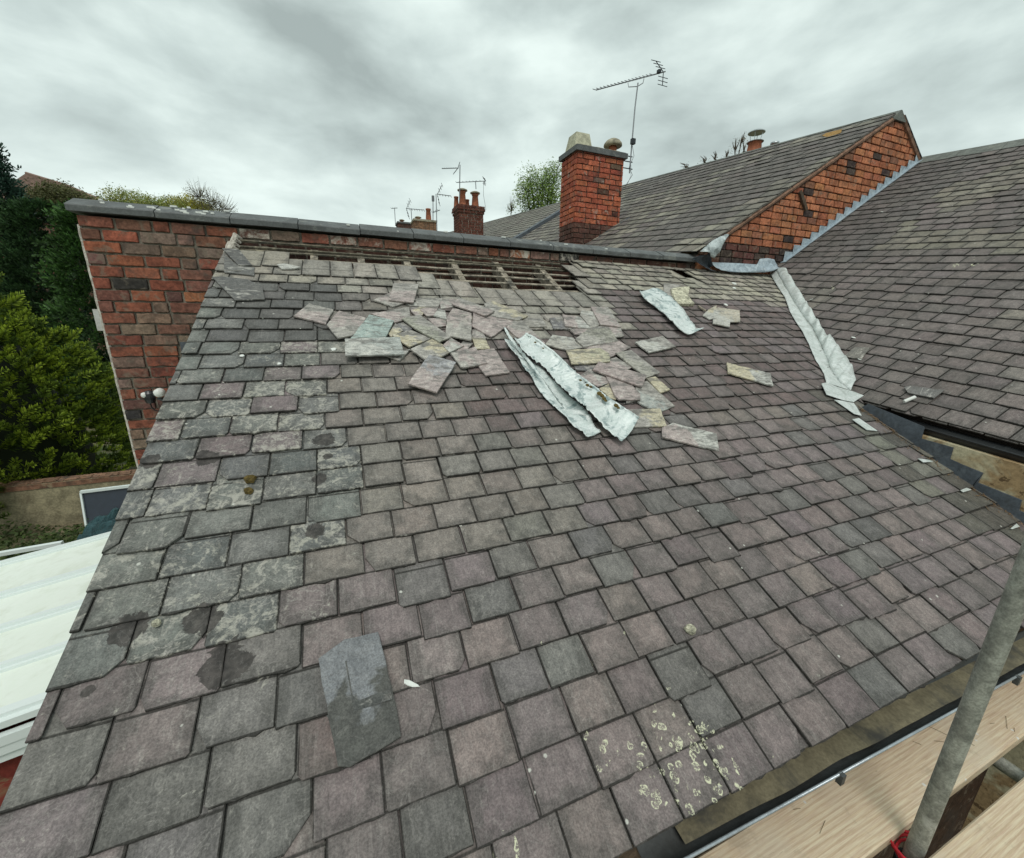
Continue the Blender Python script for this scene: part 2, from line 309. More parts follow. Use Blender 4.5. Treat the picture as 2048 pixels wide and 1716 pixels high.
M_LEADW = lead_mat('pale_lead_valley', (0.60, 0.635, 0.61), (0.40, 0.43, 0.40), 0.7)
M_LEADB = lead_mat('blue_grey_step_lead', (0.34, 0.40, 0.45), (0.50, 0.56, 0.58), 0.6)
M_UPVC = simple('white_roof_panel', (0.80, 0.85, 0.77), 0.5, var=0.12, scale=5, spec=0.3, bump=0.02, dark=(0.46, 0.49, 0.36), dk=0.25, dsc=6, pale=(0.60, 0.61, 0.52), pk=.2)
M_UPVC2 = simple('white_window_plastic', (0.74, 0.80, 0.78), 0.4, var=0.05, spec=0.4, bump=0)
M_GALV = simple('galvanised_scaffold_tube', (0.27, 0.275, 0.24), 0.55, metal=0.2, var=0.6, scale=22, spec=0.5, dk=0.35, dsc=18, pale=(0.5, 0.5, 0.46), pk=0.5)
def wood_plank(name):
    q = NT(name, 0.8, 0, 0.2); sx = q.n('ShaderNodeSeparateXYZ'); q.put(sx.inputs[0], q.tc.outputs['Object'])
    kn = q.vor(q.co(scale=(2.2, 7.0, 1), loc=(0.35, 0.1, 0)), 1.0); kd = kn.outputs['Distance']; kr = q.n('ShaderNodeSeparateXYZ'); q.put(kr.inputs[0], kn.outputs['Color'])
    on = q.math('GREATER_THAN', kr.outputs[0], 0.55)
    w1 = q.noise(q.co(scale=(0.9, 4, 4)), 1.6, 3, 0.5); near = q.math('MULTIPLY', q.sstep(kd, 0.45, 0.05), on)
    ph = q.math('ADD', q.math('MULTIPLY', sx.outputs[1], 460.0), q.math('ADD', q.math('MULTIPLY', w1, 17.0), q.math('MULTIPLY', near, 7.0)))
    gr = q.math('ADD', q.math('MULTIPLY', q.math('SINE', ph), 0.5), 0.5)
    f = q.noise(q.co(scale=(3, 90, 20)), 3, 5, 0.7)
    c = q.mix(q.math('MULTIPLY', q.sstep(gr, 0.35, 1.0), 0.55), (0.62, 0.50, 0.36), (0.50, 0.37, 0.24))
    c = q.mix(0.5, c, q.mix(q.sstep(f, 0.3, 0.7), (0.3, 0.3, 0.3), (0.72, 0.72, 0.72)), 'OVERLAY')
    c = q.mix(q.sstep(q.noise(q.co(), 4, 5, 0.6), 0.45, 0.7, 0, 0.4), c, (0.60, 0.54, 0.43))
    c = q.mix(q.math('MULTIPLY', q.sstep(q.math('ADD', kd, q.math('MULTIPLY', f, 0.05)), 0.12, 0.06), on), c, (0.30, 0.13, 0.06))
    c = q.mix(q.sstep(q.noise(q.co(scale=(5, 40, 1)), 2, 5, 0.8, 1.0), 0.64, 0.70, 0, 0.5), c, (0.20, 0.13, 0.08))
    c = q.mix(q.sstep(q.noise(q.co(loc=(4, 2, 1)), 7, 6, 0.7, 0.4), 0.56, 0.66, 0, 0.5), c, (0.40, 0.33, 0.24)); vs3 = q.vor(q.co(loc=(1, 3, 0)), 24); c = q.mix(q.math('MULTIPLY', q.sstep(vs3.outputs['Distance'], 0.16, 0.10), q.math('GREATER_THAN', q.noise(q.co(), 3), 0.55)), c, (0.62, 0.60, 0.55))
    q.bump(gr, 0.15, 0.001); return q.out(c)
M_PLANK = wood_plank('pine_scaffold_board')
def render_wall():
    q = NT('stained_cream_render', 0.9, 0, 0.2); P = q.co(); n = q.noise(P, 2.6, 5, 0.6, 0.5); f = q.noise(P, 45, 5, 0.7)
    c = q.mix(q.sstep(n, 0.44, 0.52), (0.46, 0.41, 0.28), (0.33, 0.23, 0.125))
    c = q.mix(0.5, c, q.mix(q.sstep(f, 0.3, 0.7), (0.3, 0.3, 0.3), (0.75, 0.75, 0.75)), 'OVERLAY')
    sp = q.math('MULTIPLY', q.sstep(q.noise(P, 26, 4, 0.7), 0.56, 0.62), q.sstep(n, 0.46, 0.54))
    c = q.mix(q.math('MULTIPLY', sp, 0.85), c, (0.09, 0.055, 0.03)); q.bump(f, 0.6, 0.006); return q.out(c)
M_RENDER = render_wall()
M_GRENDER = simple('old_garden_render', (0.27, 0.235, 0.15), 0.95, var=0.6, scale=4, dk=0.6, dsc=2.0, dark=(0.10, 0.075, 0.045))
M_CLAY = simple('clay_chimney_pot', (0.30, 0.105, 0.055), 0.8, var=0.5, dk=0.5)
M_CLAYC = simple('pale_cement_pot', (0.44, 0.43, 0.32), 0.9, var=0.5, dk=0.4)
M_SANDC = simple('mossy_clay_cowl', (0.33, 0.30, 0.22), 0.9, var=0.6, dk=0.5)
M_METAL = simple('aerial_aluminium', (0.20, 0.21, 0.22), 0.5, metal=0.6, var=0.3)
M_METALD = simple('dark_aerial_metal', (0.04, 0.045, 0.05), 0.5, metal=0.3, var=0.3)
M_STEEL = simple('stainless_cowl', (0.42, 0.45, 0.46), 0.35, metal=0.8, var=0.3)
M_PANEL = simple('dark_blue_panel', (0.022, 0.030, 0.045), 0.4, var=0.2, spec=0.5)
M_TARP = simple('green_tarpaulin', (0.025, 0.075, 0.085), 0.4, var=0.5, scale=6, spec=0.5, bump=1, bd=0.05)
M_RED = simple('red_strap', (0.45, 0.02, 0.03), 0.6)
M_LAMPW = simple('white_lamp_lens', (0.75, 0.76, 0.72), 0.3, var=0.1)
M_CHIP = simple('white_chip', (0.72, 0.74, 0.70), 0.8, var=0.4, scale=40)
M_STONE = simple('lichen_stone', (0.50, 0.48, 0.36), 0.9, var=0.9, scale=30, dk=0.6, dsc=20, bump=1)
M_MOSS = simple('brown_moss', (0.13, 0.095, 0.03), 1, var=0.8, scale=60, bump=1, bd=0.01)
M_TWIG = simple('grey_bark', (0.10, 0.085, 0.065), 0.9, var=0.5)
def leaf_mat(name, trans=0.25):
    q = NT(name, 0.6, 0, 0.25); a = q.attr('Col'); c = q.mix(0.35, a.outputs['Color'], q.mix(q.noise(q.co(), 3, 3), (0.25, 0.25, 0.25), (0.75, 0.75, 0.75)), 'OVERLAY')
    q.b.inputs['Subsurface Weight'].default_value = 0.0
    t = q.n('ShaderNodeBsdfTranslucent'); q.put(t.inputs[0], c); m = q.n('ShaderNodeMixShader'); m.inputs[0].default_value = trans
    o = [n for n in q.t.nodes if n.type == 'OUTPUT_MATERIAL'][0]; q.t.links.new(q.b.outputs[0], m.inputs[1]); q.t.links.new(t.outputs[0], m.inputs[2]); q.t.links.new(m.outputs[0], o.inputs[0])
    return q.out(c)
M_LEAF = leaf_mat('conifer_leaf', 0.12); M_LEAF2 = leaf_mat('broad_leaf', 0.3)
q = NT('grassy_ground', 0.95); nn = q.noise(q.co(), 0.5, 8, 0.7); c = q.mix(q.sstep(nn, 0.42, 0.58), (0.06, 0.09, 0.025), (0.17, 0.14, 0.09)); c = q.mix(0.6, c, q.mix(q.noise(q.co(), 14, 6, 0.8), (0.15, 0.15, 0.15), (0.85, 0.85, 0.85)), 'OVERLAY'); q.bump(nn, 0.5, 0.05); M_GROUND = q.out(c)
M_BROWNROOF = simple('brown_tile_roof', (0.13, 0.085, 0.065), 0.9, var=0.6, scale=3)
M_WHITEW = simple('far_white_wall', (0.6, 0.6, 0.55), 0.9)
M_GLASS = simple('dark_window_glass', (0.02, 0.025, 0.03), 0.1, spec=0.8, var=0.1, bump=0)
M_ORL = simple('orange_lichen', (0.30, 0.18, 0.06), 0.95, var=0.6, scale=40)
# ------------------------------------------------------------------ slates and bricks
def clip(poly, planes):
    for (px, py, nx, ny) in planes:          # keep (p - (px,py)).n <= 0
        out = []
        for i in range(len(poly)):
            a, b = poly[i], poly[(i + 1) % len(poly)]
            da = (a[0] - px) * nx + (a[1] - py) * ny; db = (b[0] - px) * nx + (b[1] - py) * ny
            if da <= 0: out.append(a)
            if (da < 0 < db) or (db < 0 < da):
                t = da / (da - db); out.append((a[0] + (b[0] - a[0]) * t, a[1] + (b[1] - a[1]) * t))
        poly = out
        if len(poly) < 3: return []
    return poly
def line_plane(a, b, keep):
    nx, ny = (b[1] - a[1]), -(b[0] - a[0]); L = math.hypot(nx, ny); nx /= L; ny /= L
    if (keep[0] - a[0]) * nx + (keep[1] - a[1]) * ny > 0: nx, ny = -nx, -ny
    return (a[0], a[1], nx, ny)
def plate(mb, poly, to3, nrm, th, uvf, bev=0.003):
    n = len(poly); cx = sum(p[0] for p in poly) / n; cy = sum(p[1] for p in poly) / n
    A, B, T = [], [], []
    for (x, y) in poly:
        base = to3(x, y); dx, dy = cx - x, cy - y; L = math.hypot(dx, dy) + 1e-6; k = min(bev, L * 0.3); q2 = to3(x + dx / L * k, y + dy / L * k)
        uv = uvf(x, y); A.append(mb.vert(base, uv)); B.append(mb.vert(base + nrm * (th - bev * 0.6), uv)); T.append(mb.vert(q2 + nrm * th, uv))
    for i in range(n):
        j = (i + 1) % n; mb.face((A[i], A[j], B[j], B[i])); mb.face((B[i], B[j], T[j], T[i]))
    mb.face(T); mb.face(A[::-1])
def rough_edge(pts, amp, seg):
    out = []
    for i in range(len(pts)):
        a, b = pts[i], pts[(i + 1) % len(pts)]; L = math.hypot(b[0] - a[0], b[1] - a[1]); k = max(1, int(L / seg)); out.append(a)
        for j in range(1, k):
            t = j / k; out.append((a[0] + (b[0] - a[0]) * t + random.uniform(-amp, amp), a[1] + (b[1] - a[1]) * t + random.uniform(-amp, amp)))
    return out
def slates(mb, P3, ev, nrm, rows, gauge, urange, wid, planes, skip, colf, L=0.33, th=0.008, chip=0.24, amp=0.0028):
    for ri, v0 in enumerate(rows):
        a, b = urange(v0); u = a - random.uniform(0.02, 0.12) - (0.5 if ri % 2 else 0) * wid(a, v0)
        while u < b:
            w_ = wid(u, v0) * random.uniform(0.93, 1.07); gap = random.uniform(0.002, 0.006); uc = u + w_ / 2
            if not skip(uc, v0 + gauge * .5, v0):
                jv = random.gauss(0, 0.0036 if ri else 0.001); r = random.gauss(0, 0.009); lift = max(0, random.gauss(0, 0.003))
                if ri and random.random() < 0.05: jv -= random.uniform(.006, .02); r += random.gauss(0, .025)
                x0, x1 = u + gap / 2, u + w_ - gap / 2; vb = v0 + jv; vt = vb + L
                pts = []; chip_ = .5 if (chip > .2 and u < -.2) else chip
                c1 = random.choice((.010, .014, .02, .035, .05)) * random.uniform(.7, 1.2) if random.random() < chip_ else random.uniform(0.001, .007)
                c2 = random.choice((.010, .014, .02, .035, .05)) * random.uniform(.7, 1.2) if random.random() < chip_ else random.uniform(0.001, .007)
                pts.append((x0, vb + c1)); pts.append((x0 + c1 * random.uniform(.5, 1), vb + random.uniform(-.001, .001)))
                k = 6
                for j in range(1, k): pts.append((x0 + c1 + (x1 - x0 - c1 - c2) * j / k, vb + random.uniform(-amp, amp) - (random.uniform(.002, .007) if random.random() < .05 else 0)))
                pts.append((x1 - c2 * random.uniform(.5, 1), vb)); pts.append((x1, vb + c2))
                for j in range(1, 4): pts.append((x1 + random.uniform(-.001, .001), vb + c2 + (gauge - c2) * j / 3.2))
                pts.append((x1, vt)); pts.append((x0, vt))
                for j in range(3, 0, -1): pts.append((x0 + random.uniform(-.001, .001), vb + c1 + (gauge - c1) * j / 3.2))
                pts = [(uc + (x - uc) - (y - vb) * r, y + (x - uc) * r) for x, y in pts]
                pts = clip(pts, planes)
                if len(pts) >= 3:
                    rc, ra = colf(uc, v0); mb.cur = rc + (ra,); mb.cur2 = (random.random(), random.random(), random.random(), 1)
                    def to3(x, y, vb=vb, lift=lift): return P3(x, y, (0.0225 + lift) * max(0, 1 - (y - vb) / L))
                    plate(mb, pts, to3, nrm, th * random.uniform(.8, 1.3), lambda x, y, x0=x0, x1=x1, vb=vb: ((x - x0) / (x1 - x0), (y - vb) / gauge), 0.0022)
            u += w_
def jit(c, a=0.12, h=0.022):
    k = random.uniform(1 - a, 1 + a); return tuple(max(0.01, x * k * random.uniform(1 - h, 1 + h)) for x in c)
def inpoly(x, y, P):
    r = False; j = len(P) - 1
    for i in range(len(P)):
        if (P[i][1] > y) != (P[j][1] > y) and x < (P[j][0] - P[i][0]) * (y - P[i][1]) / (P[j][1] - P[i][1]) + P[i][0]: r = not r
        j = i
    return r
def bricks(mb, O, ex, ez, nrm, u0, u1, z0, z1, planes, colf, pitch=0.086, ln=0.235, dep_=0.012, header=0.15):
    nrow = int((z1 - z0) / pitch) + 1
    for r in range(nrow):
        z = z0 + r * pitch; u = u0 - (ln / 2 if r % 2 else 0) - random.uniform(0, .03)
        while u < u1:
            L = ln * (0.5 if random.random() < header else 1) * random.uniform(.97, 1.03); a, b = u + .007 + random.uniform(0, .004), u + L - .007 - random.uniform(0, .004); c, d = z + .007 + random.uniform(-.003, .003), z + pitch - .006 + random.uniform(-.003, .003)
            pts = rough_edge([(a + .003, c), (b - .003, c), (b, c + .004), (b, d - .004), (b - .003, d), (a + .003, d), (a, d - .004), (a, c + .004)], .0032, .03)
            pts = clip(pts, [(u0, 0, -1, 0), (u1, 0, 1, 0), (0, z0, 0, -1), (0, z1, 0, 1)] + planes)
            if len(pts) >= 3:
                cc, al = colf((a + b) / 2, z); mb.cur = cc + (al,); mb.cur2 = (random.random(), random.random(), random.random(), 1); pr = random.uniform(-.003, .004)
                plate(mb, pts, lambda x, y, pr=pr: O + ex * x + ez * y + nrm * (pr - .01), nrm, dep_ + .01, lambda x, y: (x, y), 0.004)
            u += L
# ------------------------------------------------------------------ ground
m = MB(); m.poly([(-400, -400, GZ), (400, -400, GZ), (400, 400, GZ), (-400, 400, GZ)]); g = m.build('ground', M_GROUND); tag(g, kind='structure')
#@@PART2
# ================================================================== the near house
VA, VB = muv(1549, 535), muv(1718, 825)
WX = 3.55
house = thing('slate_roofed_house', (1.4, 2.3, GZ), 'low brick house whose purple slate roof has slipped slates and an open hole', 'house')
HOLEPX = [(425, 470), (440, 494), (528, 500), (600, 506), (604, 513), (706, 521), (842, 530), (849, 543), (868, 546), (869, 561), (938, 564), (946, 580), (1157, 582), (1137, 556), (1147, 545), (1128, 524), (1135, 519), (1131, 500), (900, 480), (455, 462)]
HOLE = [muv(*p) for p in HOLEPX]
HOLE2 = [muv(1280 + x / 5.72, 500 + y / 5.72) for x, y in ((395, 235), (520, 240), (625, 300), (575, 365), (440, 345))]
H2 = muv(1366, 553); GA = 0.1267; V0 = -0.1335
rows = [V0 + GA * k for k in range(32)]
def skip(u, vc, v0):
    if inpoly(u, v0 + .29, HOLE) or inpoly(u, v0 + .20, HOLE) or (abs(u - H2[0]) < .105 and v0 - .09 < H2[1] < v0 + .31): return True
    if v0 + .30 > 3.86 and u < 2.3 and v0 > 3.62: return True
    return False
def nz(x, y, s, o=0.0): return mnoise.noise(V((x * s + o, y * s, o)))
def maincol(u, v):
    r = random.random(); bl = -0.05 if v > 1 else (-0.13 if v > .5 else -.25); n = nz(u, v, 1.3, 5)
    purple = (.195, .162, .160); grey = (.166, .157, .150); green = (.195, .192, .176); beige = (.33, .300, .250); dark = (.125, .123, .118); dpur = (.158, .124, .118)
    if u < bl:
        if v > 2.15 and v < 3.0 and u > -.62: return jit(dark, .12), .15
        if v > 3.0: return jit((.25, .236, .21) if r < .6 else beige, .12), .45
        if v < .55: return jit(purple if r < .3 else grey, .12), .38
        return jit((.175, .18, .168) if r < .6 else (purple if r < .8 else (.14, .147, .142))), random.choice((.45, .6, .7, .85))
    if u > 3.12 + .15 * n and v < 1.5: return jit((.11, .103, .088) if r < .5 else ((.185, .18, .150) if r < .75 else purple), .15), .25
    top = (2.75 if u < .8 else 2.3) + .25 * n
    if v > top and u < 2.18: return jit((.335, .31, .268) if r < .85 else (.25, .235, .205), .11), .6
    if u > 1.75 and v > 3.1 + .15 * n - .09 * (u - 2): return jit((.37, .345, .28) if r < .6 else (.29, .262, .225), .15), .5
    if u > 0.6 and v > 1.35: return jit(dpur if r < .72 else purple, .12), .12
    if v > .72 and u < .9 + .3 * n: return jit((.225, .198, .178) if r < .7 else (.20, .186, .168), .12), .35
    if v > 1.2: return jit((.20, .168, .155) if r < .6 else grey, .12), .3
    return jit(purple if r < .52 else ((.215, .178, .168) if r < .85 else grey), .13), random.choice((.1, .2, .3))
planes = [(-.777, 0, -1, 0), (WX - .01, 0, 1, 0) if False else (0, 3.90, 0, 1)]
vl = line_plane(VA, VB, (0, 1)); vl = (vl[0] + vl[2] * .05, vl[1] + vl[3] * .05, vl[2], vl[3])
def wid(u, v): return 0.183 if u < (-.12 if v > .5 else -.3) else 0.172
m = MB()
lo = [r for r in rows if r < VB[1] - .1]; hi = [r for r in rows if r >= VB[1] - .1]
slates(m, mp3, SLV, NM, lo, GA, lambda v: (-.777, WX), wid, planes + [(WX - .004, 0, 1, 0)], skip, maincol)
slates(m, mp3, SLV, NM, hi, GA, lambda v: (-.777, 6.2), wid, planes + [vl], skip, maincol)
# under-eave course
slates(m, lambda x, y, h=0: mp3(x, y, h - .012), SLV, NM, [V0 + .004], GA, lambda v: (-.777, WX), wid, planes + [(WX - .004, 0, 1, 0)], lambda a, b, c: False, maincol, L=.2)
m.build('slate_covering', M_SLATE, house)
for P, c in (([(135, 205), (325, 402), (478, 398), (400, 300), (330, 222), (220, 208)], (.10, .10, .098)), ([(20, 532), (285, 800), (625, 788), (600, 640), (420, 560), (150, 530)], (.115, .115, .112)), ([(158, 275), (160, 480), (300, 495), (505, 520), (510, 425), (330, 412)], (.13, .13, .125))):
    m = MB(); m.cur = c + (.15,); m.cur2 = (.15, .15, .145, 1); h = .044 if P[0][0] != 158 else .036
    plate(m, rough_edge([muv(420 + x / 5.72, 460 + y / 5.72, h) for x, y in P], .0015, .04), lambda x, y: mp3(x, y, h - .008), NM, .008, lambda x, y: (x, y), .002); m.build('cut_verge_slate', M_LOOSE, house)
# battens
zb = -0.012
for k in range(2, 31):
    v = V0 + GA * k + .02
    if v < 2.9 and k % 1 == 0:
        continue
    m = MB(); m.cur = (.4,) * 4; pts = []
    xa, xb = -.74, (2.35 if v < 3.75 else 4.0)
    prev = None; sgn = 0
    for j in range(15):
        x = xa + (xb - xa) * j / 14; pts.append(mp3(x, v + .006 * nz(x, v, 2, 9), zb - .012 + .008 * nz(x, v, 3)))
    for a, b in zip(pts, pts[1:]): m.bar(a, b + (b - a) * .01, .026, .010, NM)
    m.build('batten', M_WOOD if v < 3.6 else M_WOOD2, house)
for v, h in ((3.72, .02), (3.80, .035)):
    m = MB(); m.bar(mp3(-.73, v, h - .03), mp3(2.15, v + .01, h - .045), .022, .014, NM); m.build('batten', M_WOOD2, house)
for x in [-.55, -.19, .17, .55, .98, 1.42, 1.88, 2.35, 2.8, 3.25]:
    m = MB(); m.bar(mp3(x, -.05, -.075), mp3(x + .01, 3.80, -.075), .055, .10, NM); m.build('rafter', M_WOOD, house)
# walls of the house, loft back board
def zmain(y): return (y - 1.4 * math.sin(AL)) * math.tan(AL) - 1.4 * math.cos(AL) * 1.0
def zroof(y): v = (y - 1.4 * math.sin(AL)) / math.cos(AL); return v * math.sin(AL) - 1.4 * math.cos(AL)
m = MB()
ye = .60
m.prism([V((-.72, ye, GZ)), V((-.72, YW - .05, GZ)), V((-.72, YW - .05, zroof(YW - .05) - .06)), V((-.72, ye, zroof(ye) - .06))], X * .2)
m.build('side_wall', M_MORTARD, house)
m = MB(); m.cur = (.05, .03, .02, .1); m.box((2.4, ye + .13, (GZ + zroof(ye) - .12) / 2), 3.1, .1, (zroof(ye) - .12 - GZ) / 2); m.build('eaves_wall', brick_mat('eaves_brick'), house)
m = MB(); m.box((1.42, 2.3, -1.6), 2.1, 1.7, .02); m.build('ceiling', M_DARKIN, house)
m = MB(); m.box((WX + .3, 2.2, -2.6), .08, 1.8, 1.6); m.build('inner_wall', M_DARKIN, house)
# verge mortar bead along the left edge
m = MB(); m.cur = (.5,) * 4
pts, rad = [], []
for k in range(150):
    v = V0 + .02 + k * .0262; pts.append(mp3(-.778 + .006 * nz(v, 0, 9), v, -.012 + .008 * nz(v, 3, 14))); rad.append(.011 + .006 * abs(nz(v, 7, 22)))
m.tube(pts, rad, 7)
for v in (3.55, 3.62, 3.7, 3.78): m.tube([mp3(-.77 + .02 * random.random(), v, -.01), mp3(-.73, v + .05, .03), mp3(-.70, v + .07, 0)], [.016, .026, .012], 7)
m.build('verge_mortar', M_MORTARP, house, smooth=False)
m = MB(); m.prism([mp3(-.772, V0, -.02), mp3(-.772, 3.8, -.02), mp3(-.772, 3.8, -.16), mp3(-.772, V0, -.16)], X * .04); m.build('barge_board', M_MORTARP, house)
# fascia
yE = mp3(0, V0, 0).y; zE = mp3(0, V0, 0).z
m = MB(); m.box((1.4, yE + .05, zE - .09), 2.15, .012, .09); m.build('fascia_board', M_WOODD, house)
# gutter of the near eaves: open half round with rim and sludge
GX0, GX1 = .62, 3.52; gy, gz, gr = yE - .020, zE - .045, .060
def halfpipe(m, a, b, r, up, side, t=.003, n=12, k=1):
    a, b = V(a), V(b); segs = 1
    for rr, fl in ((r, 1), (r - t, -1)):
        A = [m.vert(a + side * (rr * math.cos(math.pi * j / n)) - up * (rr * math.sin(math.pi * j / n))) for j in range(n + 1)]
        B = [m.vert(b + side * (rr * math.cos(math.pi * j / n)) - up * (rr * math.sin(math.pi * j / n))) for j in range(n + 1)]
        for j in range(n): m.face((A[j], A[j + 1], B[j + 1], B[j])[::fl])
gut = thing('g', (0, 0, 0), '', ''); bpy.data.objects.remove(gut)
def gyx(x): return gy + .030 - .028 * (x - .62)
m = MB(); halfpipe(m, (GX0, gyx(GX0), gz), (GX1, gyx(GX1), gz), gr, Z, Y); gt = m.build('gutter', M_GUT, house, smooth=True)
m = MB(); m.tube([(GX0, gyx(GX0) - gr, gz + .002), (GX1, gyx(GX1) - gr, gz + .002)], .0042, 8); m.build('gutter_rim', M_GUTRIM, gt, smooth=True)
m = MB(); N = 60
for i in range(N):
    a, b = GX0 + .12 + (GX1 - GX0 - .14) * i / N, GX0 + .12 + (GX1 - GX0 - .14) * (i + 1) / N
    ha, hb = gz - .034 + .004 * nz(a, 0, 5), gz - .034 + .004 * nz(b, 0, 5)
    m.poly([(a, gyx(a) - .022 + .008 * nz(a, 1, 4), ha), (b, gyx(b) - .022 + .008 * nz(b, 1, 4), hb), (b, gyx(b) + .057, hb + .008), (a, gyx(a) + .057, ha + .008)])
m.build('gutter_sludge', M_SLUDGE, gt)
for x in (1.30, 2.35, 3.2):
    m = MB(); m.box((x, gyx(x) - gr - .004, gz - .012), .009, .008, .018); m.build('gutter_bracket', M_GUT, gt)
# leaf debris along the dark wall
m = MB()
for k in range(260):
    t = random.random(); x = WX - .015 - abs(random.gauss(0, .05)) * (1 - .5 * t); v = .15 + t * 1.15; p = mp3(x, v, .022 + random.uniform(0, .012)); a = random.uniform(0, 3.1)
    d = X * math.cos(a) + SLV * math.sin(a); e_ = NM.cross(d); L = random.uniform(.006, .03); m.poly([p - d * L, p + e_ * .003, p + d * L, p - e_ * .003])
db = m.build('leaf_debris', simple('dead_leaves', (.17, .11, .06), .9)); tag(db, 'brown leaf litter gathered where the purple slates meet the dark lead apron', 'leaf litter', kind='stuff')
# ================================================================== party wall with coping
wallT = thing('brick_party_wall', (1.2, YW + .1, GZ), 'tall old red brick wall with blue coping stones behind the broken slate roof', 'wall')
def wcol(x, z):
    r = random.random()
    pal = [(.25, .088, .055), (.20, .074, .05), (.29, .115, .066), (.18, .085, .062), (.19, .125, .095), (.17, .125, .10), (.05, .045, .045), (.12, .065, .055)]
    if x > -.7 and z < (.50 if x < 2.4 else .60): return jit((.07, .035, .026), .3), .05  # sooty loft-side bricks, darkened further to paint in the shade of the roof opening
    wts = [5, 5, 2, 4, 3.0, 2, 1.0, 1.4] if x < -.7 else [3.5, 3, 1.5, 4, 4, 4, 2, 2]
    c = random.choices(pal, wts)[0]; return jit(c, .16, .06), (random.choice((.25, .45)) if x < -.7 else random.choice((.5, .8, 1.0)))
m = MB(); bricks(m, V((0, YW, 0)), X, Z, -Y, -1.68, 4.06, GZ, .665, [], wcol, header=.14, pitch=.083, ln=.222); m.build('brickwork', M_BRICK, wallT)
m = MB(); m.box(((-1.68 + 4.06) / 2, YW + .12, (GZ + .66) / 2), 2.868, .114, (.66 - GZ) / 2 - .001); m.build('mortar_core', M_MORTAR, wallT)
m = MB(); pts = [(-1.685 + .004 * nz(k, 0, .7), YW + .004, -4.3 + k * .062) for k in range(80)]; m.tube(pts, [.012 + .006 * abs(nz(k, 5, .9)) for k in range(80)], 6); m.build('corner_render_bead', M_MORTARP, wallT)
jx = [145, 313, 462, 597, 720, 826, 925, 1018, 1103, 1182, 1255, 1320, 1392]
wx = [wallp(p, 404 + (p - 145) * .0923 + 8).x for p in jx]; wx[0] = -1.72; wx[-1] = 4.03
for i, (a, b) in enumerate(zip(wx, wx[1:])):
    m = MB(); dz = random.uniform(-.004, .004); ro = random.uniform(-.004, .004)
    prof = [(-.045, .680), (-.048, .716), (-.044, .724), (.09, .785), (.15, .785), (.284, .724), (.288, .716), (.285, .680)]
    A_ = [m.vert(V((a + .003, YW + y, z + dz))) for y, z in prof]; B_ = [m.vert(V((b - .003, YW + y, z + dz + ro))) for y, z in prof]
    for j in range(len(prof)): k = (j + 1) % len(prof); m.face((A_[j], A_[k], B_[k], B_[j]))
    m.face(A_[::-1]); m.face(B_); m.build('coping_stone', M_COPING, wallT)
m = MB()
for k in range(26):
    x = random.uniform(-1.65, -.6) if k < 18 else random.uniform(-.6, 3.5); t = random.random(); y = YW - .03 + t * .11; z = .726 + t * .07; m.box((x, y, z), random.uniform(.006, .022), random.uniform(.004, .012), .006)
m.build('bird_droppings', M_CHIP, wallT)
# ================================================================== house on the right
RE = dict(v=0)
rh = thing('slate_roofed_neighbour', (6.5, 1.2, GZ), 'taller right-hand house with dark grey slate roof, black gutter and stained cream wall', 'house')
dl = line_plane(ruv(1560, 543), ruv(1716, 806), (-3, 3))
ab = line_plane(ruv(1560, 530), ruv(1835, 325), (-3, 3))
UTOP = ruv(1845, 325)[1] - .04
def rcol(d, u):
    r = random.random(); n = nz(d, u, .9, 3) + .35 * nz(d, u, 3, 8)
    base = (.172, .146, .138) if n < .15 else (.205, .184, .162)
    if u > 2.2 and d < 1.6: base = (.215, .195, .16) if n > .0 else base
    if n > .42: base = (.27, .25, .205)
    if d > 1.2 + .1 * u and u > 2: base = (.140, .125, .118)
    return jit(base, .16), random.choice((.05, .15, .3))
GU = .140
rr = [-.005 + GU * k for k in range(int(UTOP / GU) + 1)]
m = MB(); slates(m, rp3, UR, NR, rr, GU, lambda u: (-3.0, 3.2), lambda a, b: .165, [dl, ab, (0, UTOP, 0, 1), (-3, 0, -1, 0)], lambda a, b, c: False, rcol, L=.36, chip=.06)
slates(m, lambda x, y, h=0: rp3(x, y, h - .011), UR, NR, [-.015], GU, lambda u: (-3.0, .1), lambda a, b: .165, [(-3, 0, -1, 0)], lambda a, b, c: False, rcol, L=.2)
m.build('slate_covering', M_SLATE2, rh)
m = MB(); q4 = [rp3(-3, .02, -.02), rp3(3.0, .02, -.02), rp3(3.0, UTOP, -.02), rp3(-3, UTOP, -.02)]
pp = clip([(-3, .02), (3.2, .02), (3.2, UTOP), (-3, UTOP)], [dl, ab]); m.prism([rp3(x, y, -.006) for x, y in pp], NR * -.05); m.build('roof_boards', M_DARKIN, rh)
# ridge tiles
rd0 = ruv(1838, 327); dtop = clip([(-3, UTOP), (3.4, UTOP), (3.4, UTOP + .001), (-3, UTOP + .001)], [ab]); dmax = max(p_[0] for p_ in dtop)
d = dmax - .02
while d > -3:
    m = MB(); pa, pb = rp3(d, UTOP + .11, .0), rp3(d - .445, UTOP + .11, .0)
    prof = [(-.15, -.075), (-.15, -.055), (-.01, .052), (.01, .052), (.15, -.055), (.15, -.075)]
    hx = DD.cross(Z).normalized() * -1
    hx = V((1, 0, 0))
    A_ = [m.vert(pa + hx * x + Z * z) for x, z in prof]; B_ = [m.vert(pb + hx * x + Z * z) for x, z in prof]
    for j in range(len(prof)): k = (j + 1) % len(prof); m.face((A_[j], A_[k], B_[k], B_[j]))
    m.face(A_[::-1]); m.face(B_); m.build('ridge_tile', M_RIDGE, rh); d -= .45
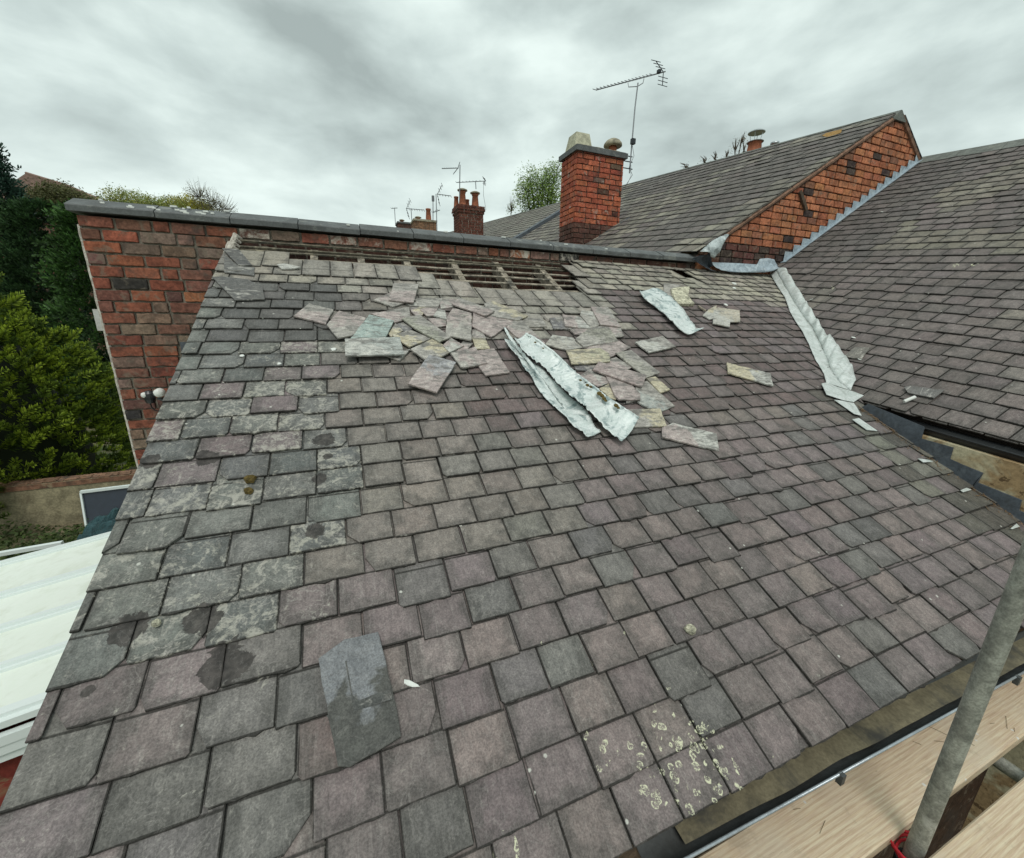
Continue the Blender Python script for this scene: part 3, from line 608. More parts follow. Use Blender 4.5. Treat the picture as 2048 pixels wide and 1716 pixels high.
# far slope
rb = rp3(0, UTOP + .11, -.03)
m = MB(); a, b = rp3(dmax - .02, UTOP + .11, -.04), rp3(-3, UTOP + .11, -.04); m.prism([a, b, b + V((3.2, 0, -2.1)), a + V((3.2, 0, -2.1))], V((0, 0, -.05))); m.build('far_roof_slope', M_BROWNROOF, rh)
# walls
yA = 2.0
e0, e1 = rp3(.05, 0), rp3(-3, 0)
m = MB(); m.prism([V((WX, e0.y, GZ)), V((WX, e1.y, GZ)), V((WX, e1.y, e1.z - .07)), V((WX, e0.y, e0.z - .07))], X * .22); m.build('side_wall', M_RENDER, rh)
m = MB(); m.prism([V((WX + .22, e1.y + .1, GZ)), V((9.8, e1.y + .1, GZ)), V((9.8, e1.y + .1, .7)), V((8.05, e1.y + .1, 1.75)), V((WX + .22, e1.y + .1, -1.1))], Y * .2); m.build('end_wall', M_RENDER, rh)
m = MB(); m.prism([rp3(.05, .0, -.03), rp3(-3, .0, -.03), rp3(-3, .0, -.03) * 1 + V((-.0, 0, -.12)), rp3(.05, .0, -.03) + V((0, 0, -.12))], X * -.03); m.build('fascia_board', M_BLACK, rh)
GC = rp3(0, 0, 0) + V((-.078, 0, -.030))
def gcp(d): return GC + DD * d
sd = V((-1, 0, 0)); 
m = MB(); halfpipe(m, gcp(.02), gcp(-3), .060, Z, X); gt2 = m.build('gutter', M_BLACK, rh, smooth=True)
m = MB(); m.tube([gcp(.02) + V((-.060, 0, .001)), gcp(-3) + V((-.060, 0, .001))], .007, 8); m.build('gutter_rim', M_BLACK, gt2, smooth=True)
m = MB(); m.lathe(gcp(.022), [(.0, 0), (.058, 0), (.058, .01), (0, .012)], 16, DD); 
m.build('gutter_end_cap', M_BLACK, gt2)
for d in (-.42, -1.3, -2.2):
    m = MB(); c_ = gcp(d); n = 10
    for rr_ in (.064,):
        A_ = [m.vert(c_ + DD * .014 + V((rr_ * math.cos(math.pi * j / n), 0, -rr_ * math.sin(math.pi * j / n)))) for j in range(n + 1)]
        B_ = [m.vert(c_ - DD * .014 + V((rr_ * math.cos(math.pi * j / n), 0, -rr_ * math.sin(math.pi * j / n)))) for j in range(n + 1)]
        for j in range(n): m.face((A_[j], A_[j + 1], B_[j + 1], B_[j]))
    m.box(c_ + V((-.06, 0, .004)), .01, .016, .012); m.build('gutter_bracket', M_BLACK, gt2)
# dark lead apron on the cream wall (stepped pieces)
def apx(x, y): return wallx(1536 + x / 3.99, 800 + y / 3.99)
def wallx(px, py, x=WX - .006): return pl(px, py, V((x, 0, 0)), X)
P_ = [[(735, 62), (800, 30), (1250, 215), (1225, 310), (1120, 330), (1000, 245), (800, 118)], [(1120, 330), (1225, 308), (1480, 380), (1452, 470), (1560, 520), (1475, 605), (1310, 482)],
      [(1475, 605), (1560, 520), (1715, 583), (1672, 660), (1608, 705), (1620, 712)], [(1620, 712), (1608, 705), (1672, 660), (2022, 800), (2000, 882), (2300, 1010), (2300, 1245), (2010, 1010)]]
for i, P in enumerate(P_):
    m = MB(); m.prism([pl(1536 + x / 3.99, 800 + y / 3.99, V((WX - .004 - .003 * i, 0, 0)), X) for x, y in P], X * (.003 + .003 * i) ); m.build('lead_apron', M_LEADD, rh)
# ================================================================== lead valley (lies in the angle between both roofs)
def J(x, y): return (1440 + x / 3.365, 420 + y / 3.365)
LFT = [(325, 405), (380, 500), (440, 592), (470, 680), (510, 750), (552, 810), (598, 900), (640, 1000), (700, 1098), (716, 1160)]
MID = [(372, 398), (440, 520), (500, 620), (560, 710), (622, 790), (670, 885), (715, 985), (745, 1070), (800, 1150), (880, 1215)]
RGT = [(440, 388), (488, 465), (545, 560), (598, 640), (652, 728), (706, 822), (765, 862), (820, 950), (890, 1040), (916, 1150)]
vt = thing('lead_valley_lining', (4.2, 2.8, -.3), 'pale wrinkled lead valley sheet between the purple roof and the right-hand grey roof', 'lead flashing')
def resamp(P, n):
    out = []
    for i in range(n):
        t = i / (n - 1) * (len(P) - 1); k = min(int(t), len(P) - 2); f_ = t - k; out.append((P[k][0] + (P[k + 1][0] - P[k][0]) * f_, P[k][1] + (P[k + 1][1] - P[k][1]) * f_))
    return out
NN = 130; L_, M_, R_ = resamp(LFT, NN), resamp(MID, NN), resamp(RGT, NN)
m = MB(); m2 = MB(); n = 5
def solid(m, grid, off):
    R = len(grid); Cn = len(grid[0]); T = [[m.vert(p) for p in r] for r in grid]; B_ = [[m.vert(p + off) for p in r] for r in grid]
    for i in range(R - 1):
        for j in range(Cn - 1): m.face((T[i][j], T[i][j + 1], T[i + 1][j + 1], T[i + 1][j])); m.face((B_[i][j], B_[i + 1][j], B_[i + 1][j + 1], B_[i][j + 1]))
    for i in range(R - 1): m.face((T[i][0], T[i + 1][0], B_[i + 1][0], B_[i][0])); m.face((T[i][-1], B_[i][-1], B_[i + 1][-1], T[i + 1][-1]))
    for j in range(Cn - 1): m.face((T[0][j], B_[0][j], B_[0][j + 1], T[0][j + 1])); m.face((T[-1][j], T[-1][j + 1], B_[-1][j + 1], B_[-1][j]))
GLl, GRr = [], []
for i in range(NN):
    l, mi, r = J(*L_[i]), J(*M_[i]), J(*R_[i])
    pl_ = mp3(*muv(*l, .03), .03); pr = rp3(*ruv(*r, .03), .03); pm = mp3(*muv(*mi, .012), .012)
    pa_, pb_ = mp3(*muv(*mi, .036), .036), rp3(*ruv(*mi, .036), .036); pm2 = pa_ if pa_.length < pb_.length else pb_
    pl_ = mp3(*muv(*l, .042), .042); pr = rp3(*ruv(*r, .058), .058)
    row = []
    for j in range(n + 1):
        t = j / n; p = pl_.lerp(pm2, t); row.append(p + NM * (.004 * nz(i * .25, t, 1, 2)))
    GLl.append(row); row = []
    cr = math.sin(i * .55 + 3.5 * nz(i * .045, 0, 1)) * (.5 + 1.2 * abs(nz(i * .06, 8, 1))); rf = .013 * cr + .012 * nz(i * .28, 3, 1)
    for j in range(n + 1):
        t = j / n; p = pm2.lerp(pr, t); row.append(p + NR * (.012 * math.sin(t * 3.14) + rf * (.25 + t)))
    GRr.append(row)
solid(m, GLl, NM * -.003); solid(m2, GRr, NR * -.003)
m.build('left_flange', M_LEADW, vt, smooth=True); m2.build('right_flange', M_LEADW, vt, smooth=True)
for P in ([(684, 1168), (716, 1160), (790, 1190), (900, 1222), (968, 1248), (900, 1292), (830, 1278), (718, 1242)], [(768, 1276), (830, 1284), (900, 1298), (915, 1318), (955, 1384), (905, 1372)], [(890, 1408), (935, 1400), (1050, 1478), (1060, 1486), (990, 1480)]):
    m = MB(); h = .050 if P[0][0] < 700 else .042; m.prism([mp3(*muv(*J(*p), h), h) for p in P], NM * -.003); m.build('lead_offcut', M_LEADW, vt)
for P in ([(1195, 465), (1290, 478), (1318, 492), (1240, 497)], [(1535, 720), (1585, 700), (1625, 715), (1560, 735)], [(1935, 1025), (1985, 985), (2010, 1010), (1950, 1030)]):
    m = MB(); m.prism([mp3(*muv(1536 + x / 3.99, 800 + y / 3.99, .040), .040) for x, y in P], NM * -.002); m.build('lead_offcut', M_LEADW, vt)
#@@PART3
# ================================================================== gabled terrace house behind
gh = thing('gabled_terrace_house', (6.5, 7, GZ), 'terrace house with orange brick gable, long grey slate roof and tall red chimney', 'house')
UAP = (G2 - G1).dot(UG) - .15
DS = (lambda p: (p - G1).dot(DD))(pl(1085, 452, G1, NG))
def gcol(d, u):
    r = random.random(); c = (.20, .185, .155) if r < .45 else ((.15, .132, .122) if r < .8 else (.27, .25, .205))
    if nz(d, u, .5, 4) > .25: c = (.14, .125, .115)
    return jit(c, .14), random.choice((.15, .3, .45))
edge = line_plane((0, 0), ((G2 - G1).dot(DD), UAP), (3, 0))
edge = line_plane((( G1 - G1).dot(DD) - .04, 0), ((G2 - G1).dot(DD) - .04, UAP), (5, 0))
chz = []
m = MB(); slates(m, gp3, UG, NG, [-1.15 + .178 * k for k in range(int((UAP + 1.15) / .178) + 1)], .178, lambda u: (-.6, DS), lambda a, b: .25, [edge, (0, UAP, 0, 1), (DS, 0, 1, 0)],
                 lambda a, b, c: (gp3(a, c + .1).y < YW + .30 and gp3(a, c + .2).z < .84), gcol, L=.42, th=.007, chip=.05)
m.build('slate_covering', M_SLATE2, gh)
pp = clip([(-.6, .15), (DS, .15), (DS, UAP + .08), (-.6, UAP + .08)], [edge]); m = MB(); m.prism([gp3(x, y, -.008) for x, y in pp], NG * -.05); m.build('roof_boards', M_DARKIN, gh)
def ridge(parent, d0, d1, step, rise=.0, hw=.14, mat=None):
    d = d0
    while d < d1:
        m = MB(); pa, pb = gp3(d, UAP + .10, .0) - Z * .03, gp3(min(d1, d + step - .008), UAP + .10, .0) - Z * .03; prof = [(-hw, -.075), (-hw, -.055), (-.01, .05), (.01, .05), (hw, -.055), (hw, -.075)]
        A_ = [m.vert(pa + X * x + Z * z) for x, z in prof]; B_ = [m.vert(pb + X * x + Z * (z + rise)) for x, z in prof]
        for j in range(len(prof)): k = (j + 1) % len(prof); m.face((A_[j], A_[k], B_[k], B_[j]))
        m.face(A_[::-1]); m.face(B_); m.build('ridge_tile', mat or M_RIDGE, parent); d += step
dap = (G2 - G1).dot(DD)
ridge(gh, dap - .05, DS, .46)
ap = gp3(dap, UAP + .10, 0); af = gp3(DS, UAP + .10, 0)
m = MB(); m.prism([ap + V((.03, 0, -.02)), af + V((.03, 0, -.02)), af + V((3.4, 0, -2.35)), ap + V((3.4, 0, -2.35))], V((0, 0, -.06)))
m.build('far_roof_slope', M_BROWNROOF, gh)
# gable wall
GA0, GA1, GA2 = V((3.95, YW, .735)), V((G2.x, YW, G2.z - .06)), wallp(1838, 322)
xw = lambda p: (p.x, p.z)
pls = [line_plane((G1.x, G1.z - .045), (G2.x, G2.z - .045), (6, 0)), line_plane((G2.x + .0, G2.z - .03), (G2.x + 2.0, G2.z - .03 - 1.35), (6, 0)), line_plane((_a.x, _a.z - .02), (_b.x, _b.z - .02), (_a.x, _a.z + 1))]
def gbc(x, z):
    r = random.random(); t = (x - G1.x) / 3.3
    if .68 < z < .93: c = random.choice([(.11, .05, .042), (.13, .06, .045), (.06, .045, .042)])
    else: c = random.choices([(.45, .185, .095), (.41, .16, .085), (.35, .13, .07), (.06, .045, .042), (.26, .12, .075)], [6, 5, 2.5, .5, 1])[0]
    eg = (x - G1.x) * .61 + G1.z - z
    if eg < .13: c = (.23, .115, .075)
    return jit(c, .14, .06), .15
m = MB(); bricks(m, V((0, YW - .004, 0)), X, Z, -Y, 4.02, 8.4, .60, 3.0, pls, gbc, header=.08, pitch=.083, ln=.195); m.build('gable_wall', M_BRICKR, gh)
m = MB(); co = clip([(3.9, GZ), (8.4, GZ), (8.4, 3.2), (3.9, 3.2)], pls[:2]); m.prism([V((x, YW + .008, z)) for x, z in co], Y * .2); m.build('gable_core', M_MORTARD, gh)
m = MB(); pts = [V((G1.x + (G2.x - G1.x) * k / 40, YW - .02, G1.z - .035 + (G2.z - G1.z) * k / 40 + .006 * nz(k, 0, .6))) for k in range(41)]; m.tube(pts, [.026 + .008 * nz(k, 3, .7) for k in range(41)], 6)
m.tube([V((G2.x + .02, YW - .02, G2.z - .06)), V((G2.x + .9, YW - .02, G2.z - .06 - .62))], .03, 6); m.build('verge_mortar', simple('brown_verge_mortar', (.22, .13, .09), .95, var=.7, scale=20), gh)
m = MB(); 
for k in range(1, 8):
    p0_ = V((G2.x + .02 + .11 * k, YW + .05, G2.z - .04 - .076 * k)); m.box(p0_, .10, .10, .009, V((.82, 0, -.57)), Y, V((.57, 0, .82)))
m.build('verge_slates', M_SLATE2, gh)
m = MB(); m.bar(wallp(1600, 383, YW - .03), wallp(1612, 420, YW - .03), .045, .03, Y); m.build('timber_stub', M_WOODD, gh)
m = MB(); P = [(1644, 271), (1652, 266), (1668, 262), (1684, 258), (1682, 265), (1668, 270), (1654, 274)]; m.prism([pl(x, y, G1 + NG * .034, NG) for x, y in P], NG * -.004)
m.build('orange_lichen', M_ORL, gh)
# stepped lead along the abutment
m = MB(); n = 17; dx = (_b.x - _a.x) / n; 
for k in range(n):
    a = _a + (_b - _a) * (k / n); b = _a + (_b - _a) * ((k + 1) / n); hgt = .11; off = Y * (-.034 - .002 * (k % 2))
    P = [a + V((0, 0, -.03)), b + V((0, 0, -.03)), b + V((0, 0, .075)), a + V((.02, 0, b.z - a.z + .075))]
    P = [p + off for p in P]; P2 = [P[0], P[1], P[2] + V((0, 0, 0)), V((a.x + .005, P[2].y, P[2].z))]
    m.prism(P2, Y * -.002)
st = m.build('stepped_flashing', M_LEADB, gh)
m = MB(); ra, rb_ = _a + NR * .034 - Y * .004, _b + NR * .034 - Y * .004; m.prism([ra, rb_, rb_ - Y * .075, ra - Y * .075], NR * -.003); m.build('soaker_strip', M_LEADB, gh)
# low lead apron at the foot of the gable (bowed)
def Dp(x, y): return (1280 + x / 5.72, 500 + y / 5.72)
top = [(815, 140), (900, 142), (1100, 150), (1365, 165), (1372, 100), (1460, 92), (1540, 108), (1575, 190)]
bot = [(850, 215), (900, 238), (1000, 256), (1150, 262), (1280, 262), (1400, 258), (1480, 245), (1560, 205)]
m = MB(); gr = []
tp, bt = resamp(top, 40), resamp(bot, 40)
for i in range(40):
    a, b = wallp(*Dp(*tp[i]), YW - .04), wallp(*Dp(*bt[i]), YW - .07); row = []
    for j in range(6):
        t = j / 5; p = a.lerp(b, t); row.append(p - Y * (.05 * t * t + .012 * nz(i * .3, t, 1)))
    gr.append(row)
solid(m, gr, Y * .003); m.build('lead_apron', M_LEADB, gh, smooth=True)
# chimney of this house
def stack_part(parent, x0, x1, y0, y1, zb, zt, colf, mat=M_BRICKF, mort=None, pitch=.086, corbel=0, white=False):
    m = MB(); bricks(m, V((0, y0, 0)), X, Z, -Y, x0, x1, zb, zt, [], colf, pitch); bricks(m, V((x0, 0, 0)), Y, Z, -X, y0, y1, zb, zt, [], colf, pitch); bricks(m, V((x1, 0, 0)), Y, Z, X, y0, y1, zb, zt, [], colf, pitch); bricks(m, V((0, y1, 0)), X, Z, Y, x0, x1, zb, zt, [], colf, pitch)
    if corbel:
        for k in range(3):
            o = .03 * (k + 1) if k < 2 else .045; za = zt + k * pitch
            for (O_, ex, nr, a, b) in ((V((0, y0 - o, 0)), X, -Y, x0 - o, x1 + o), (V((x0 - o, 0, 0)), Y, -X, y0 - o, y1 + o), (V((x1 + o, 0, 0)), Y, X, y0 - o, y1 + o)): bricks(m, O_, ex, Z, nr, a, b, za, za + pitch * .99, [], colf, pitch)
    c = m.build('chimney_stack', mat, parent)
    m = MB(); m.box(((x0 + x1) / 2, (y0 + y1) / 2, (zb + zt) / 2), (x1 - x0) / 2 - .008, (y1 - y0) / 2 - .008, (zt - zb) / 2)
    if corbel: m.box(((x0 + x1) / 2, (y0 + y1) / 2, zt + 1.5 * pitch), (x1 - x0) / 2 + .02, (y1 - y0) / 2 + .02, 1.5 * pitch - .004)
    m.build('mortar_core', mort or M_MORTARD, c); return c
def chc(x, z):
    if z < 1.68: return jit((.10, .048, .038), .3), .2
    return jit(random.choices([(.37, .105, .062), (.31, .085, .052), (.42, .13, .07), (.09, .045, .036), (.15, .10, .075)], [6, 5, 3, 1.1, .4])[0], .12, .06), random.choice((.1, .1, .75))
CX0, CX1, CY0, CY1, CZT = 4.06, 5.03, 7.13, 7.68, 2.84
ck = stack_part(gh, CX0, CX1, CY0, CY1, 1.1, CZT, chc)
m = MB(); o = .055
for z0, z1, oo in ((CZT + .002, CZT + .085, .055), (CZT + .087, CZT + .10, .03)):
    m.box(((CX0 + CX1) / 2, (CY0 + CY1) / 2, (z0 + z1) / 2), (CX1 - CX0) / 2 + oo, (CY1 - CY0) / 2 + oo, (z1 - z0) / 2)
m.build('chimney_cap', M_COPING, ck)
m = MB(); NG_ = 14; gr = [[V((CX0 + .0 + (CX1 - CX0) * i / NG_, CY0 + (CY1 - CY0) * j / NG_, CZT + .102 + (.03 + .02 * nz(i * .9, j * .9, 1)) * (0 if i in (0, NG_) or j in (0, NG_) else 1))) for j in range(NG_ + 1)] for i in range(NG_ + 1)]
for i in range(NG_):
    for j in range(NG_): m.poly([gr[i][j], gr[i + 1][j], gr[i + 1][j + 1], gr[i][j + 1]])
m.build('flaunching', M_SANDC, ck)
px_ = pl(1155, 285, V((0, 7.5, 0)), Y)
m = MB()
def frust(m, c, a, b, h):
    A_ = [m.vert(V(c) + V((a * i, a * j, 0))) for i, j in ((-1, -1), (1, -1), (1, 1), (-1, 1))]; B_ = [m.vert(V(c) + V((b * i, b * j, h))) for i, j in ((-1, -1), (1, -1), (1, 1), (-1, 1))]
    for k in range(4): m.face((A_[k], A_[(k + 1) % 4], B_[(k + 1) % 4], B_[k]))
    m.face(B_); m.face(A_[::-1])
frust(m, (px_.x, 7.45, CZT + .10), .185, .135, .27); m.build('chimney_pot', M_CLAYC, ck)
p2_ = pl(1221, 290, V((0, 7.5, 0)), Y)
m = MB(); m.lathe((p2_.x, 7.42, CZT + .09), [(.10, 0), (.075, .12), (.07, .215), (.0, .22)], 18); pt_ = m.build('chimney_pot', M_CLAY, ck, smooth=True)
m = MB(); m.lathe((p2_.x, 7.42, CZT + .29), [(.0, .012), (.155, -.006), (.172, .006), (.165, .045), (.125, .09), (.07, .12), (0, .133)], 20); m.build('pot_cowl', M_SANDC, pt_, smooth=True)
m = MB(); ca, cb = V((4.45, 7.10, 1.385)), V((5.25, 7.10, 1.875)); m.bar(ca, cb, .05, .07, -Y); m.bar(ca - Y * .06 - Z * .01, cb - Y * .06 - Z * .01, .07, .02, -Y); m.build('lead_soaker', M_LEADD, ck)
# vents poking over the ridge
vp = dep(1508, 300, 8.6); m = MB(); m.lathe(vp - Z * .5, [(.2, 0), (.19, .35), (.155, .36), (.125, .62), (.14, .63), (.14, .65), (.0, .65)], 18); vv = m.build('chimney_pot', M_CLAY, gh, smooth=True)
m = MB(); zt = vp.z + .15
m.lathe((vp.x, vp.y, zt - .02), [(.15, 0), (.165, .012), (.10, .02)], 18)
for k in range(4): a = k * 1.571 + .5; m.tube([(vp.x + .09 * math.cos(a), vp.y + .09 * math.sin(a), zt), (vp.x + .12 * math.cos(a), vp.y + .12 * math.sin(a), zt + .17)], .006, 5)
m.lathe((vp.x, vp.y, zt + .16), [(.0, 0), (.165, 0), (.165, .012), (.10, .045), (0, .06)], 18); m.build('metal_cowl', M_STEEL, vv)
fp = dep(1548, 296, 8.6); m = MB(); m.lathe(fp - Z * .4, [(.07, 0), (.07, .46), (.085, .47), (.085, .50), (0, .50)], 14); m.build('flue_pipe', M_STEEL, gh, smooth=True)
# ================================================================== next terrace along
th_ = thing('terrace_house', (6.5, 20, GZ), 'farther terrace house roof in pale grey slate left of the tall chimney', 'house')
DE = DS + 24
m = MB(); slates(m, gp3, UG, NG, [-2.0 + .2 * k for k in range(int((UAP + 2.0) / .2) + 1)], .2, lambda u: (DS + .3, DE), lambda a, b: .34, [(0, UAP, 0, 1), (DS + .3, 0, -1, 0), (DE, 0, 1, 0)], lambda a, b, c: False,
                 lambda a, b: (jit((.235, .225, .19) if random.random() < .7 else (.19, .175, .155), .12), .3), L=.44, th=.008, chip=.02)
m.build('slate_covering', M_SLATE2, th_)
m = MB(); m.prism([gp3(DS + .3, -2, -.01), gp3(DE, -2, -.01), gp3(DE, UAP + .08, -.01), gp3(DS + .3, UAP + .08, -.01)], NG * -.05); m.build('roof_boards', M_DARKIN, th_)
ridge(th_, DS + .3, DE, .46)
m = MB(); m.prism([gp3(DS, -1.5, .0), gp3(DS + .28, -1.5, .0), gp3(DS + .28, UAP + .05, .0), gp3(DS, UAP + .05, .0)], NG * .11); m.build('lead_party_wall', M_LEADD, th_)
m = MB(); m.box((gp3(DS + 12, UAP, 0).x + .3, gp3(DS + 12, 0, 0).y, -1.0), 3.0, 12, 2.6); m.build('terrace_wall', M_MORTARD, th_)
def far_stack(pxl, pxr, pyt, d, zb, ly, colf, name='chimney_stack', parent=None, corbel=1, mort=None):
    a, b = dep(pxl, pyt, d), dep(pxr, pyt, d); b = b * (a.y / b.y); x0, x1, y0 = a.x, b.x, a.y
    return stack_part(parent, x0, x1, y0, y0 + ly, zb, a.z, colf, corbel=corbel, mort=mort), (x0, x1, y0, y0 + ly, a.z)
c2c = lambda x, z: (jit((.12, .045, .032), .25), .25)
s2, (sx0, sx1, sy0, sy1, szt) = far_stack(918, 966, 424, 14.4, 2.2, .75, c2c, parent=th_, corbel=1, mort=simple('pale_pointing', (.36, .32, .27), .95))
def pot(parent, x, y, z, r, h, cap=True, mat=M_CLAY):
    m = MB(); m.lathe((x, y, z), [(r * 1.15, 0), (r * 1.05, h * .1), (r * .8, h * .85), (r * .95, h * .88), (r * .95, h), (r * .5, h), (r * .5, h * .9)], 14); o = m.build('chimney_pot', mat, parent, smooth=True)
    if cap: m = MB(); m.lathe((x, y, z + h + .01), [(0, 0), (r * 1.4, 0), (r * 1.4, .03), (r * .7, .07), (0, .08)], 14); m.build('pot_cap', M_SANDC, o)
zz = szt + .26
pot(s2, sx0 + .22, sy0 + .3, zz, .13, .50); pot(s2, sx1 - .20, sy0 + .3, zz, .13, .46); pot(s2, sx0 + .05, sy0 + .55, zz, .09, .36, False); pot(s2, sx1 - .42, sy0 + .6, zz, .09, .32, False)
dh = thing('distant_terrace_house', (4, 26, GZ), 'most distant terrace roof, only its low brown chimneys showing above the coping', 'house')
m = MB(); m.box((8.0, 33, -.6), 3, 5, 3.2); m.build('terrace_wall', M_MORTARD, dh)
s3, q3 = far_stack(829, 872, 441, 22, 1.6, 1.0, lambda x, z: (jit((.26, .15, .09), .2), .3), parent=dh, corbel=0)
m = MB(); m.box(((q3[0] + q3[1]) / 2, (q3[2] + q3[3]) / 2, q3[4] + .05), (q3[1] - q3[0]) / 2 + .06, (q3[3] - q3[2]) / 2 + .06, .05); m.build('chimney_cap', M_SANDC, s3)
pot(s3, q3[1] - .35, q3[2] + .3, q3[4] + .1, .15, .62, False); pot(s3, q3[0] + .25, q3[2] + .3, q3[4] + .1, .13, .1, True)
s4, q4_ = far_stack(796, 824, 446, 27, 1.6, 1.0, lambda x, z: (jit((.10, .05, .04), .2), .2), parent=dh, corbel=0)
m = MB(); m.box(((q4_[0] + q4_[1]) / 2, (q4_[2] + q4_[3]) / 2, q4_[4] + .05), (q4_[1] - q4_[0]) / 2 + .06, (q4_[3] - q4_[2]) / 2 + .06, .05); m.build('chimney_cap', M_COPING, s4)
pot(s4, q4_[0] + .3, q4_[2] + .3, q4_[4] + .1, .13, .12, True)
# ================================================================== aerials
def aerial(label, mast, boom, d, nel, el, refl, r=.012, extra=None, tilt=Z, dz=0.0, grp='television aerials on the chimneys'):
    a = [dep(x, y, d) for x, y in mast]; root = thing('tv_aerial', tuple(a[0]), label, 'aerial', grp)
    m = MB(); m.tube(a, r * 1.25, 7); m.build('mast', M_METAL, root)
    b0, b1 = dep(*boom[0], d + dz), dep(*boom[1], d - dz); m = MB(); m.tube([b0, b1], r, 6); m.build('boom', M_METAL, root)
    ax = (b1 - b0).normalized(); sd = ax.cross(CC).normalized(); eldir = (CC * .45 + sd * .75 - ax * .45).normalized()
    m = MB()
    for k in range(nel):
        p = b0.lerp(b1, k / max(1, nel - 1) * .82); m.tube([p - eldir * el * .3, p + eldir * el], r * .62, 5)
    m.build('directors', M_METAL, root)
    if refl:
        m = MB(); up = sd
        for s_ in (-1, 1):
            q0, q1 = b0.lerp(b1, .97), b0.lerp(b1, .97) + up * s_ * refl - ax * refl * .35; m.tube([q0, q1], r * .8, 5)
            for k in (.4, .7, 1): c = q0.lerp(q1, k); m.tube([c - eldir * el * 1.3, c + eldir * el * 1.3], r * .6, 5)
        m.build('reflector', M_METALD, root)
    return root
ar = aerial('large aerial with long toothed boom strapped to the tall red chimney', [(1259, 346), (1264, 285), (1270, 215), (1276, 166)], [(1192, 180), (1331, 143)], 7.7, 17, .085, .24, .010)
m = MB(); m.tube([dep(1256, 166, 7.7), dep(1257, 174, 7.7), dep(1275, 173, 7.7), dep(1286, 166, 7.7), dep(1288, 157, 7.7)], .007, 6); m.build('boom_bracket', M_METAL, ar)
m = MB(); m.box(dep(1266, 283, 7.66), .04, .03, .045); m.box(dep(1318, 143, 7.62), .03, .03, .025); m.build('junction_box', M_METALD, ar)
for y in (311, 322, 336):
    m = MB(); p = dep(1250, y, 7.66); m.tube([p - X * .06, p + X * .17], .009, 6); m.build('wall_bracket', M_METALD, ar)
m = MB(); m.tube([dep(1264, 286, 7.66), dep(1268, 312, 7.66), dep(1258, 335, 7.66), dep(1265, 350, 7.7), dep(1250, 373, 7.8)], .004, 5); m.tube([dep(1262, 330, 7.66), dep(1262, 352, 7.7), dep(1254, 370, 7.8)], .003, 5); m.build('cable', M_BLACK, ar)
a2 = aerial('aerial pointing left on a mast above the two-pot chimney', [(919, 400), (920, 330)], [(884, 337), (917, 336)], 14.3, 7, .06, .22, .014, dz=.3)
a3 = aerial('aerial with boom level across the top of the two-pot chimney', [(952, 378), (951, 362)], [(913, 365), (972, 362)], 14.5, 8, .08, .12, .012)
m = MB(); m.tube([dep(967, 364, 14.5), dep(967, 390, 14.5), dep(972, 420, 14.5)], .006, 5); m.build('cable', M_BLACK, a3)
a4 = aerial('tallest of the far thin aerials, with a spread reflector pointing right', [(874, 462), (872, 388)], [(902, 392), (874, 388)], 21, 5, .08, .5, .018)
a5 = aerial('far aerial with a pale box on its mast, between clay pot and tall aerial', [(866, 440), (866, 393)], [(866, 425), (880, 420)], 21.2, 4, .15, 0, .018)
m = MB(); m.box(dep(866, 397, 21.2), .06, .06, .13); m.build('junction_box', M_METAL, a5)
a6 = aerial('far aerial with a wide level boom over the low brown chimneys', [(824, 446), (822, 417)], [(848, 420), (812, 417)], 24, 7, .1, .5, .018)
a7 = aerial('leftmost faint aerial on the far low chimney', [(791, 450), (789, 416)], [(783, 417), (795, 416)], 27, 4, .15, .0, .018)
#@@PART4
# ================================================================== vegetation
def ellip(c, r, n, seed=0):
    out = []
    for _ in range(n):
        while True:
            p = V((random.uniform(-1, 1), random.uniform(-1, 1), random.uniform(-1, 1)))
            if p.length < 1: break
        out.append(V((c[0] + p.x * r[0], c[1] + p.y * r[1], c[2] + p.z * r[2])))
    return out
def fan(m, p, d, L, wd, n, c0, c1, spread=.7, lw=.10):
    d = d.normalized(); s_ = d.cross(Z); s_ = s_.normalized() if s_.length > .01 else X.copy(); u_ = s_.cross(d)
    for i in range(n):
        t = (i + .5) / n; b = p + d * (L * t * .75); sgn = 1 if i % 2 else -1; a = random.uniform(0, 6.28)
        o = (s_ * math.cos(a) + u_ * math.sin(a)); tip = b + (d * random.uniform(.35, .7) + o * spread + Z * .15) * (wd * (1.15 - .7 * t)); wv = (tip - b).cross(o).normalized() * (lw * wd) if (tip - b).cross(o).length > 1e-5 else s_ * lw * wd
        wv2 = (tip - b).cross(wv).normalized() * (lw * wd)
        m.cur = c0 + (1,); A_ = m.vert(b - wv2); B_ = m.vert(b + wv2); m.cur = c1 + (1,); C_ = m.vert(b.lerp(tip, .65) + wv2 * .9); E_ = m.vert(tip); F_ = m.vert(b.lerp(tip, .65) - wv2 * .9)
        m.face((A_, B_, C_, E_, F_))
